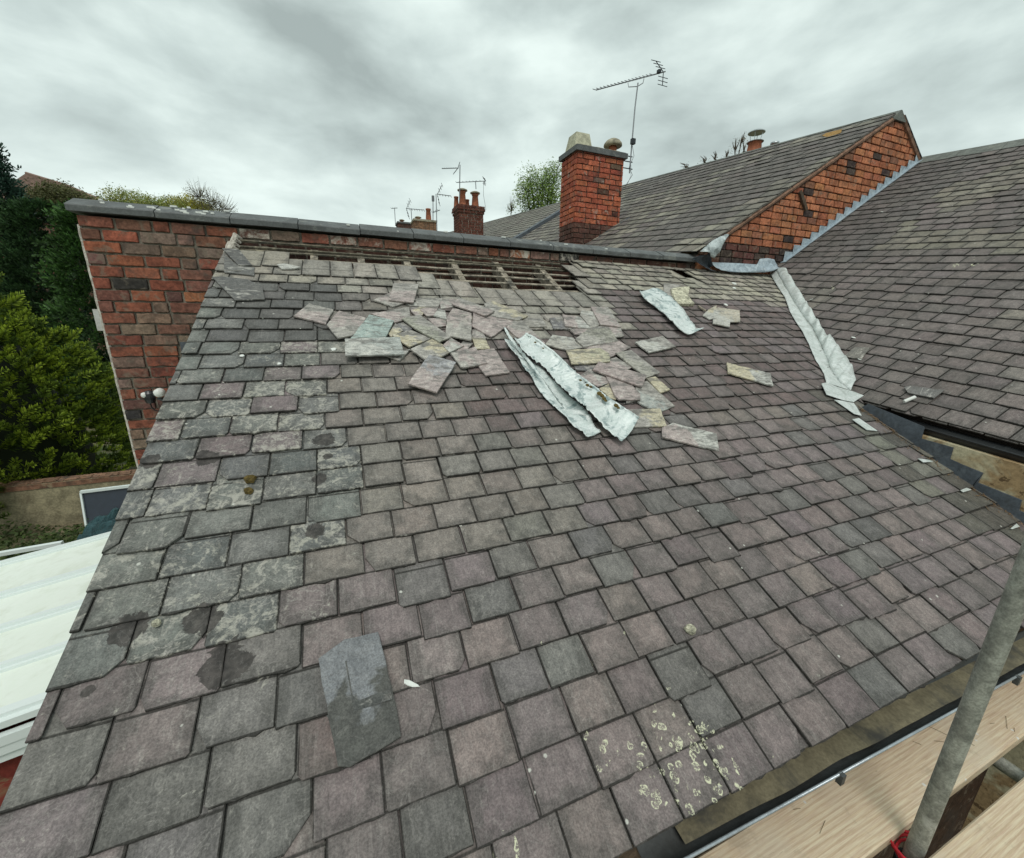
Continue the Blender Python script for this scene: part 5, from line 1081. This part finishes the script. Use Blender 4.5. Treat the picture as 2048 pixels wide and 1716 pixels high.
for r_ in SL:
    if r_:
        o_ = loose(*r_)
        if 'T-shaped' in r_[6]:
            m = MB()
            for P in ([(652, 1432), (700, 1410), (703, 1395), (690, 1322), (693, 1321), (705, 1390), (716, 1402), (780, 1376), (786, 1398), (722, 1418), (662, 1440)],):
                h = b0 + .0115; m.cur = (.075, .078, .075, .1); m.cur2 = (.07, .07, .07, 1); plate(m, [muv(*p, h) for p in P], lambda x, y: mp3(x, y, b0 + .0102), NM, .0010, lambda x, y: (x, y), .0004)
            m.build('silt_mark', M_LOOSE, o_)
# T mark on slipped slate: raised ridge of sediment left by the slates that covered it
# tile stones, chips
def stone(label, px, py, sz, mat, flat=.45, name='stone_fragment', cat='stone', plane='m', grp=None, elong=1.0):
    m = MB(); n = 10; random.seed(int(px * 7 + py)); c = mp3(*muv(px, py, .038), .038) if plane == 'm' else rp3(*ruv(px, py, .038), .038); nn_ = NM if plane == 'm' else NR; a0 = random.uniform(0, 3); ux = X * math.cos(a0) + nn_.cross(X) * math.sin(a0); uy = nn_.cross(ux); R_ = []
    for k in range(n): R_.append(random.uniform(.75, 1.15))
    for j, (rr_, hh) in enumerate(((.85, 0), (1, .3), (.8, .85), (.35, 1.0))):
        for k in range(n): a = 6.283 * k / n; m.vert(c + (ux * math.cos(a) * elong + uy * math.sin(a)) * sz * rr_ * R_[k] + nn_ * (hh * sz * flat + random.uniform(-.1, .1) * sz * flat - .008))
    for j in range(3):
        for k in range(n): m.face((j * n + k, j * n + (k + 1) % n, (j + 1) * n + (k + 1) % n, (j + 1) * n + k))
    m.face(list(range(3 * n, 4 * n))); o = m.build(name, mat, center=True); return tag(o, label, cat, grp)
m = MB(); m.cur = (.52, .47, .30, .8); m.cur2 = (.45, .42, .30, 1); P = [muv(*D_S(*p), .05) for p in [(350, 450), (420, 432), (560, 425), (552, 540), (622, 622), (430, 622), (398, 580)]]
plate(m, rough_edge(P, .006, .03), lambda x, y: mp3(x, y, .030), NM, .03, lambda x, y: (x, y), .006); o = m.build('stone_fragment', M_STONE, center=True); tag(o, 'yellow-lichened broken stone right of the short lead strip', 'stone')
m = MB(); a, b = mp3(*muv(*D_S(665, 640), .045), .045), mp3(*muv(*D_S(748, 695), .045), .045); m.bar(a, b, .022, .012, NM); o = m.build('batten_offcut', M_WOOD, center=True); tag(o, 'short pale batten offcut just left of the broken crusted pair', 'batten')
stone('small white crumb on the row above the broken crusted pair', *D_S(985, 622), .022, M_CHIP)
stone('white mortar lump among the slates above the broken pair', *D_S(1078, 380), .03, M_CHIP)
stone('second white mortar lump just below the first, near the gable', *D_S(1080, 432), .024, M_CHIP)
for (x, y, s_, lb) in ((667, 697, .016, 'white chip at the left tip of the long light grey slate'), (483, 709, .012, 'white chip on the row under the left corner of the roof'), (558, 725, .010, 'white chip halfway between verge and pale loose slates'),
                        (822, 1366, .008, 'pale elongated flake right of the slipped dark slate')):
    stone(lb, x, y, s_, M_CHIP, .4, 'mortar_chip', 'chip', elong=3.2 if s_ == .008 else 1.0)
for (x, y, lb) in ((1707, 674, 'white chip on the right-hand roof beside the valley middle'), (1720, 717, 'white sliver low on the right-hand roof beside the valley'), (1622, 598, 'white chip near the top of the right-hand valley edge'), (1764, 423, 'white chip high on the right-hand roof')):
    stone(lb, x, y, .022, M_CHIP, .3, 'mortar_chip', 'chip', plane='r')
stone('crusty lichened lump between slates near the round lichen marks', 1380, 1258, .022, M_STONE, .9, 'lichen_lump', 'lump')
stone('brown moss ball, upper of the two near the left verge', 500, 958, .022, M_MOSS, .9, 'moss_clump', 'moss'); stone('brown moss tuft directly below the moss ball', 496, 981, .017, M_MOSS, .9, 'moss_clump', 'moss')
stone('tiny mortar lump wedged between two slates at the lower left', 312, 1244, .012, M_STONE, .9, 'mortar_chip', 'chip')
stone('moss lump caught on the lower lead sheet end', 1162, 846, .024, M_STONE, .8, 'moss_clump', 'moss')
m = MB(); a, b = rp3(*ruv(1808, 803, .055), .055), rp3(*ruv(1830, 794, .055), .055); m.tube([a, b], .012, 12); m.build; o = m.build('pipe_offcut', M_LAMPW, center=True); tag(o, 'short white pipe offcut lying above the black gutter', 'pipe')
m = MB(); m.cur = (.17, .165, .16, .3); m.cur2 = (.2, .19, .17, 1); P = [ruv(1560 + x / 3.9, 420 + y / 3.9, .03) for x, y in ((965, 1395), (1010, 1385), (1280, 1418), (1200, 1480), (1000, 1440))]; plate(m, rough_edge(P, .003, .04), lambda x, y: rp3(x, y, .040), NR, .008, lambda x, y: (x * 3, y * 3), .002); o = m.build('loose_slate', M_LOOSE, center=True); tag(o, 'grey slate slipped out beside the white pipe offcut', 'slate', 'loose slates fallen on the roof')
m = MB(); m.cur = (.2, .185, .165, .4); m.cur2 = (.2, .19, .17, 1); P = [ruv(1560 + x / 3.9, 420 + y / 3.9, .03) for x, y in ((495, 1150), (590, 1078), (700, 1085), (640, 1170), (560, 1165))]; plate(m, rough_edge(P, .003, .04), lambda x, y: rp3(x, y, .038), NR, .008, lambda x, y: (x * 3, y * 3), .002); o = m.build('loose_slate', M_LOOSE, center=True); tag(o, 'crooked slate lifted beside the lower right lead valley', 'slate', 'loose slates fallen on the roof')
# ================================================================== lead sheets
def strip(m, Lp, Rp, S_, n, hl, hr, hm, k=9, wav=.012, seed=1, th=.0022, fold=None):
    L_, R_ = resamp(Lp, n), resamp(Rp, n); g_ = []
    for i in range(n):
        t = i / (n - 1); HL = hl(t); HR = hr(t); a = mp3(*muv(*S_(*L_[i]), HL), HL); b = mp3(*muv(*S_(*R_[i]), HR), HR); row = []
        for j in range(k + 1):
            s_ = j / k; p = a.lerp(b, s_); mid = 4 * s_ * (1 - s_); p = p - NM * (hm(t) * mid) + NM * (wav * nz(i * .33, s_ * 1.5, 1, seed) + wav * .5 * nz(i * .9, s_ * 3, 1, seed + 5)); row.append(p)
        g_.append(row)
    solid(m, g_, NM * -th)
up_L = [(295, 330), (340, 400), (400, 485), (480, 560), (560, 612), (640, 672), (705, 735), (745, 790), (785, 840), (880, 940), (960, 1010), (1060, 1092), (1140, 1150), (1212, 1222), (1300, 1320), (1400, 1432), (1500, 1515), (1592, 1576)]
up_R = [(425, 288), (500, 320), (600, 380), (680, 450), (760, 505), (830, 572), (930, 670), (1032, 772), (1120, 830), (1200, 890), (1292, 962), (1370, 1030), (1440, 1080), (1512, 1125), (1600, 1185), (1690, 1240), (1790, 1305), (1715, 1440)]
lo_L = [(175, 345), (215, 420), (280, 500), (335, 545), (370, 620), (430, 720), (500, 790), (540, 880), (600, 980), (670, 1060), (740, 1130), (820, 1200), (905, 1272), (960, 1340), (1030, 1420), (1110, 1450), (1140, 1500), (1180, 1530)]
lo_R = [(300, 380), (360, 470), (440, 560), (520, 640), (620, 700), (720, 800), (800, 880), (900, 980), (980, 1060), (1060, 1120), (1130, 1180), (1180, 1240), (1215, 1290), (1235, 1340), (1255, 1385), (1290, 1425), (1320, 1445), (1338, 1465)]
ls = thing('crumpled_lead_sheet', tuple(mp3(*muv(1150, 760, .03), .03)), 'long pair of folded whitish lead sheets lying down the middle of the roof', 'lead sheet')
m = MB(); strip(m, lo_L, lo_R, E_S, 90, lambda t: .058 + .010 * math.sin(t * 9), lambda t: .050, lambda t: .003, 10, .009, 2); m.build('lower_sheet', M_LEAD, ls, smooth=True)
m = MB(); strip(m, up_L, up_R, E_S, 110, lambda t: b0 + .062 + .018 * math.sin(t * 11 + 1) - .018 * t, lambda t: .106 - .012 * t, lambda t: .018, 12, .016, 7); m.build('upper_sheet', M_LEAD, ls, smooth=True)
fl_L = [(165, 215), (200, 290), (250, 370), (310, 440), (350, 500), (420, 580), (480, 660), (560, 760), (640, 830), (700, 930), (760, 1020), (830, 1110), (900, 1190)]
fl_R = [(205, 240), (240, 300), (290, 370), (350, 440), (400, 520), (470, 590), (540, 670), (640, 810), (660, 850), (720, 940), (790, 1030), (840, 1110), (930, 1200)]
m = MB(); strip(m, fl_L, fl_R, E_S, 80, lambda t: .082 + .012 * math.sin(t * 13), lambda t: .086, lambda t: -.008, 4, .010, 12); m.build('folded_edge', M_LEAD, ls, smooth=True)
m = MB(); ed = [mp3(*muv(*E_S(*p), .104 - .0003 * i), .106 - .0003 * i) for i, p in enumerate(resamp(up_R[:-1], 60))]; m.tube([p + NM * (.004 * nz(i, 0, .8)) for i, p in enumerate(ed)], [.007 + .004 * abs(nz(i, 2, .5)) for i in range(60)], 7); m.build('rolled_edge', M_LEAD, ls, smooth=True)
for x, y, r in ((1175, 905, .012), (1215, 925, .010), (1320, 1005, .016), (1350, 1030, .014), (1375, 1065, .013), (1395, 1090, .010), (1520, 1150, .014), (1545, 1175, .010), (1090, 845, .009), (545, 1080 - 690, .008), (640, 460, .007)):
    m = MB(); c_ = mp3(*muv(*E_S(x, y), .112), .112)
    nn2 = 8; m.lathe(c_ - NM * r * .4, [(r * .8, 0), (r * 1.1, r * .3), (r * .8, r * .75), (0, r)], nn2, NM); m.build('moss_tuft', M_MOSS, ls)
s2L = [(0, 472), (60, 560), (110, 600), (170, 640), (225, 690), (280, 722), (330, 780), (375, 815), (450, 900), (520, 950), (560, 965)]
s2R = [(150, 432), (240, 452), (310, 500), (370, 545), (420, 600), (470, 645), (520, 700), (560, 765), (600, 830), (640, 890), (645, 930)]
l2 = thing('short_lead_strip', tuple(mp3(*muv(1330, 620, .03), .03)), 'short pale crinkled lead strip lying between the hole and the valley', 'lead sheet')
m = MB(); strip(m, s2L, s2R, D_S, 60, lambda t: .068 + .012 * math.sin(t * 12), lambda t: .060, lambda t: .006, 8, .010, 21); m.build('sheet', M_LEAD, l2, smooth=True)
m = MB(); strip(m, [(560, 965), (600, 955), (640, 935)], [(645, 895), (690, 895), (738, 888)], D_S, 14, lambda t: .062, lambda t: .058 + .03 * t, lambda t: .0, 5, .006, 25); m.build('torn_tongue', M_LEAD, l2, smooth=True)
m = MB(); ed = [mp3(*muv(*D_S(*p), .070), .071) for p in resamp(s2L, 40)]; m.tube([p + NM * (.004 * nz(i, 0, .8)) for i, p in enumerate(ed)], [.006 + .004 * abs(nz(i, 2, .5)) for i in range(40)], 7); m.build('rolled_edge', M_LEAD, l2, smooth=True)
# curled lead at the coping end
def wl_(S_, pts, y, th=.003): return [wallp(*S_(*p), y) for p in pts]
cl = thing('curled_lead_flashing', tuple(wallp(1405, 515)), 'torn dark lead flashing curling up at the end of the coping beside the orange gable', 'lead flashing')
I_S = lambda x, y: (1400 + x / 3.99, 180 + y / 3.99)
m = MB(); top = [(600, 95), (650, 70), (700, 62), (760, 50), (800, 40), (812, 90), (830, 180)]; bot = [(640, 120), (680, 160), (740, 190), (780, 215), (820, 235), (850, 240), (880, 242)]; g_ = []
tp, bt = resamp(top, 30), resamp(bot, 30)
for i in range(30):
    row = []
    for j in range(8):
        t = j / 7; pa, pb = wallp(*D_S(*tp[i]), YW - .10), wallp(*D_S(*bt[i]), YW - .10); row.append(pa.lerp(pb, t) + Y * (.07 * math.sin(t * 3.1) * (.4 + i / 40) + .02 * nz(i * .3, t * 2, 1, 3)))
    g_.append(row)
solid(m, g_, Y * .003); m.build('dark_sheet', M_LEADD, cl, smooth=True)
m = MB(); top = [(0, 1290), (60, 1235), (110, 1195), (160, 1170), (215, 1148)]; bot = [(78, 1300), (88, 1330), (110, 1342), (160, 1290), (212, 1165)]; g_ = []
tp, bt = resamp(top, 26), resamp(bot, 26)
for i in range(26):
    row = []
    for j in range(8):
        t = j / 7; pa, pb = wallp(*I_S(*tp[i]), YW - .13), wallp(*I_S(*bt[i]), YW - .16); row.append(pa.lerp(pb, t) + Y * (-.03 * math.sin(t * 3.1) + .02 * nz(i * .4, t * 3, 1, 9)))
    g_.append(row)
solid(m, g_, Y * .003); m.build('pale_sheet', lead_mat('mottled_lead', (.40, .44, .44), (.12, .14, .14), .8), cl, smooth=True)
# ================================================================== security light on the party wall
def L_S(x, y): return (x / 3.99, 560 + y / 3.99)
sy = YW - .12
sg = thing('security_light', tuple(wallp(*L_S(1360, 970))), 'black twin-headed security light with white lenses on the brick wall by the verge', 'light')
m = MB(); m.tube([yp(*L_S(1420, 985), YW - .01), yp(*L_S(1330, 965), sy), yp(*L_S(1260, 945), sy)], .012, 8); m.build('arm', M_BLACK, sg)
m = MB(); p = yp(*L_S(1195, 935), sy); m.lathe(p - V((.0, 0, .045)), [(0, 0), (.028, 0), (.036, .03), (.036, .075), (.02, .095), (0, .1)], 16); m.tube([yp(*L_S(1165, 925), sy), yp(*L_S(1265, 900), sy)], .022, 10); m.build('body', M_BLACK, sg, smooth=False)
for (x, y, r) in ((1162, 918, .022), (1275, 898, .034)):
    c_ = yp(*L_S(x, y), sy - .01); m = MB(); dv = V((-.55, -.75, .15)) if x < 1200 else V((.75, -.5, .35)); m.lathe(c_, [(r, -.02), (r, .012), (r * .8, .024), (0, .028)], 14, dv); m.build('lamp_head', M_LAMPW, sg, smooth=True)
m = MB(); m.tube([yp(*L_S(x, y), sy) for x, y in ((1200, 985), (1210, 1015), (1240, 1042), (1300, 1052), (1340, 1050))], .005, 6); m.build('cable', M_BLACK, sg)
m = MB(); m.box(tuple(yp(*L_S(1500, 585), YW - .03)), .035, .02, .09); o = m.build('wall_vent_box', M_LEADD, center=True); tag(o, 'small grey box fixed to the brick wall right by the slate verge', 'box')
# ================================================================== scaffold
def board(label, x0, x1, y0, y1, z, seed):
    m = MB(); prof = [(y0, z - .038), (y1, z - .038), (y1, z - .004), (y1 - .004, z), (y0 + .004, z), (y0, z - .004)]; A_ = [m.vert((x0, y, q)) for y, q in prof]; B_ = [m.vert((x1, y, q)) for y, q in prof]
    for j in range(6): m.face((A_[j], A_[(j + 1) % 6], B_[(j + 1) % 6], B_[j]))
    m.face(A_[::-1]); m.face(B_); o = m.build('scaffold_board', M_PLANK, center=True); return tag(o, label, 'scaffold board', 'scaffold boards under the eaves')
board('pale pine scaffold board lying right beside the gutter', -1.1, 4.4, .358, .538, -1.5, 1)
board('nearest pale pine scaffold board in the bottom right corner', -.9, 4.2, .065, .288, -1.495, 2)
sp = thing('scaffold_pole', (1.449, .318, GZ), 'upright weathered galvanised scaffold pole at the right edge', 'scaffold pole')
m = MB(); n = 28
for k in (0,): m.tube([(1.449, .318, GZ), (1.449, .318, -1.5), (1.449, .318, -.6), (1.449, .318, 1.2)], .0215, n)
m.build('tube', M_GALV, sp, smooth=True)
m = MB(); m.lathe((1.449, .318, -1.62), [(.026, 0), (.034, .0), (.034, .05), (.026, .05)], 18); m.box((1.449, .27, -1.60), .03, .02, .02); m.build('coupler', M_METALD, sp)
tt = MB(); p = pl(2010, 1525, V((0, 0, -1.575)), Z); tt.tube([(p.x - .02, 1.2, -1.575), (p.x - .02, -.6, -1.575)], .0242, 20); o = tt.build('scaffold_tube', M_GALV, center=True, smooth=True); tag(o, 'short length of scaffold tube showing in the gap between the boards', 'scaffold tube')
m = MB(); c = V((1.449, .318, -1.545)); 
for k in range(3): pts = [c + V(((.035 + .012 * k) * math.cos(a), (.035 + .010 * k) * math.sin(a), .010 * k + .012 * math.sin(a * 2 + k))) for a in [j * .45 for j in range(12)]]; m.tube(pts, .004, 6)
m.tube([c + V((-.03, -.02, 0)), c + V((-.07, -.05, .02)), c + V((-.04, -.075, .035)), c + V((.0, -.06, .01))], .005, 6)
o = m.build('red_cord', M_RED, center=True); tag(o, 'bright red cord tied round the foot of the scaffold pole', 'cord')
m = MB(); m.cur = (.4,) * 4
for k in range(11):
    x = random.uniform(1.0, 2.3); y = random.uniform(.37, .53); a = random.uniform(-1.2, 1.2); d = V((math.cos(a), math.sin(a), 0)); L = random.uniform(.01, .045); m.tube([V((x, y, -1.4985)) - d * L, V((x, y, -1.497)), V((x, y, -1.4985)) + d * L], .0006, 4)
o = m.build('pine_needles', simple('dry_needle', (.14, .10, .05), .9)); tag(o, 'scattered dry needles on the scaffold board by the gutter', 'needles', kind='stuff')
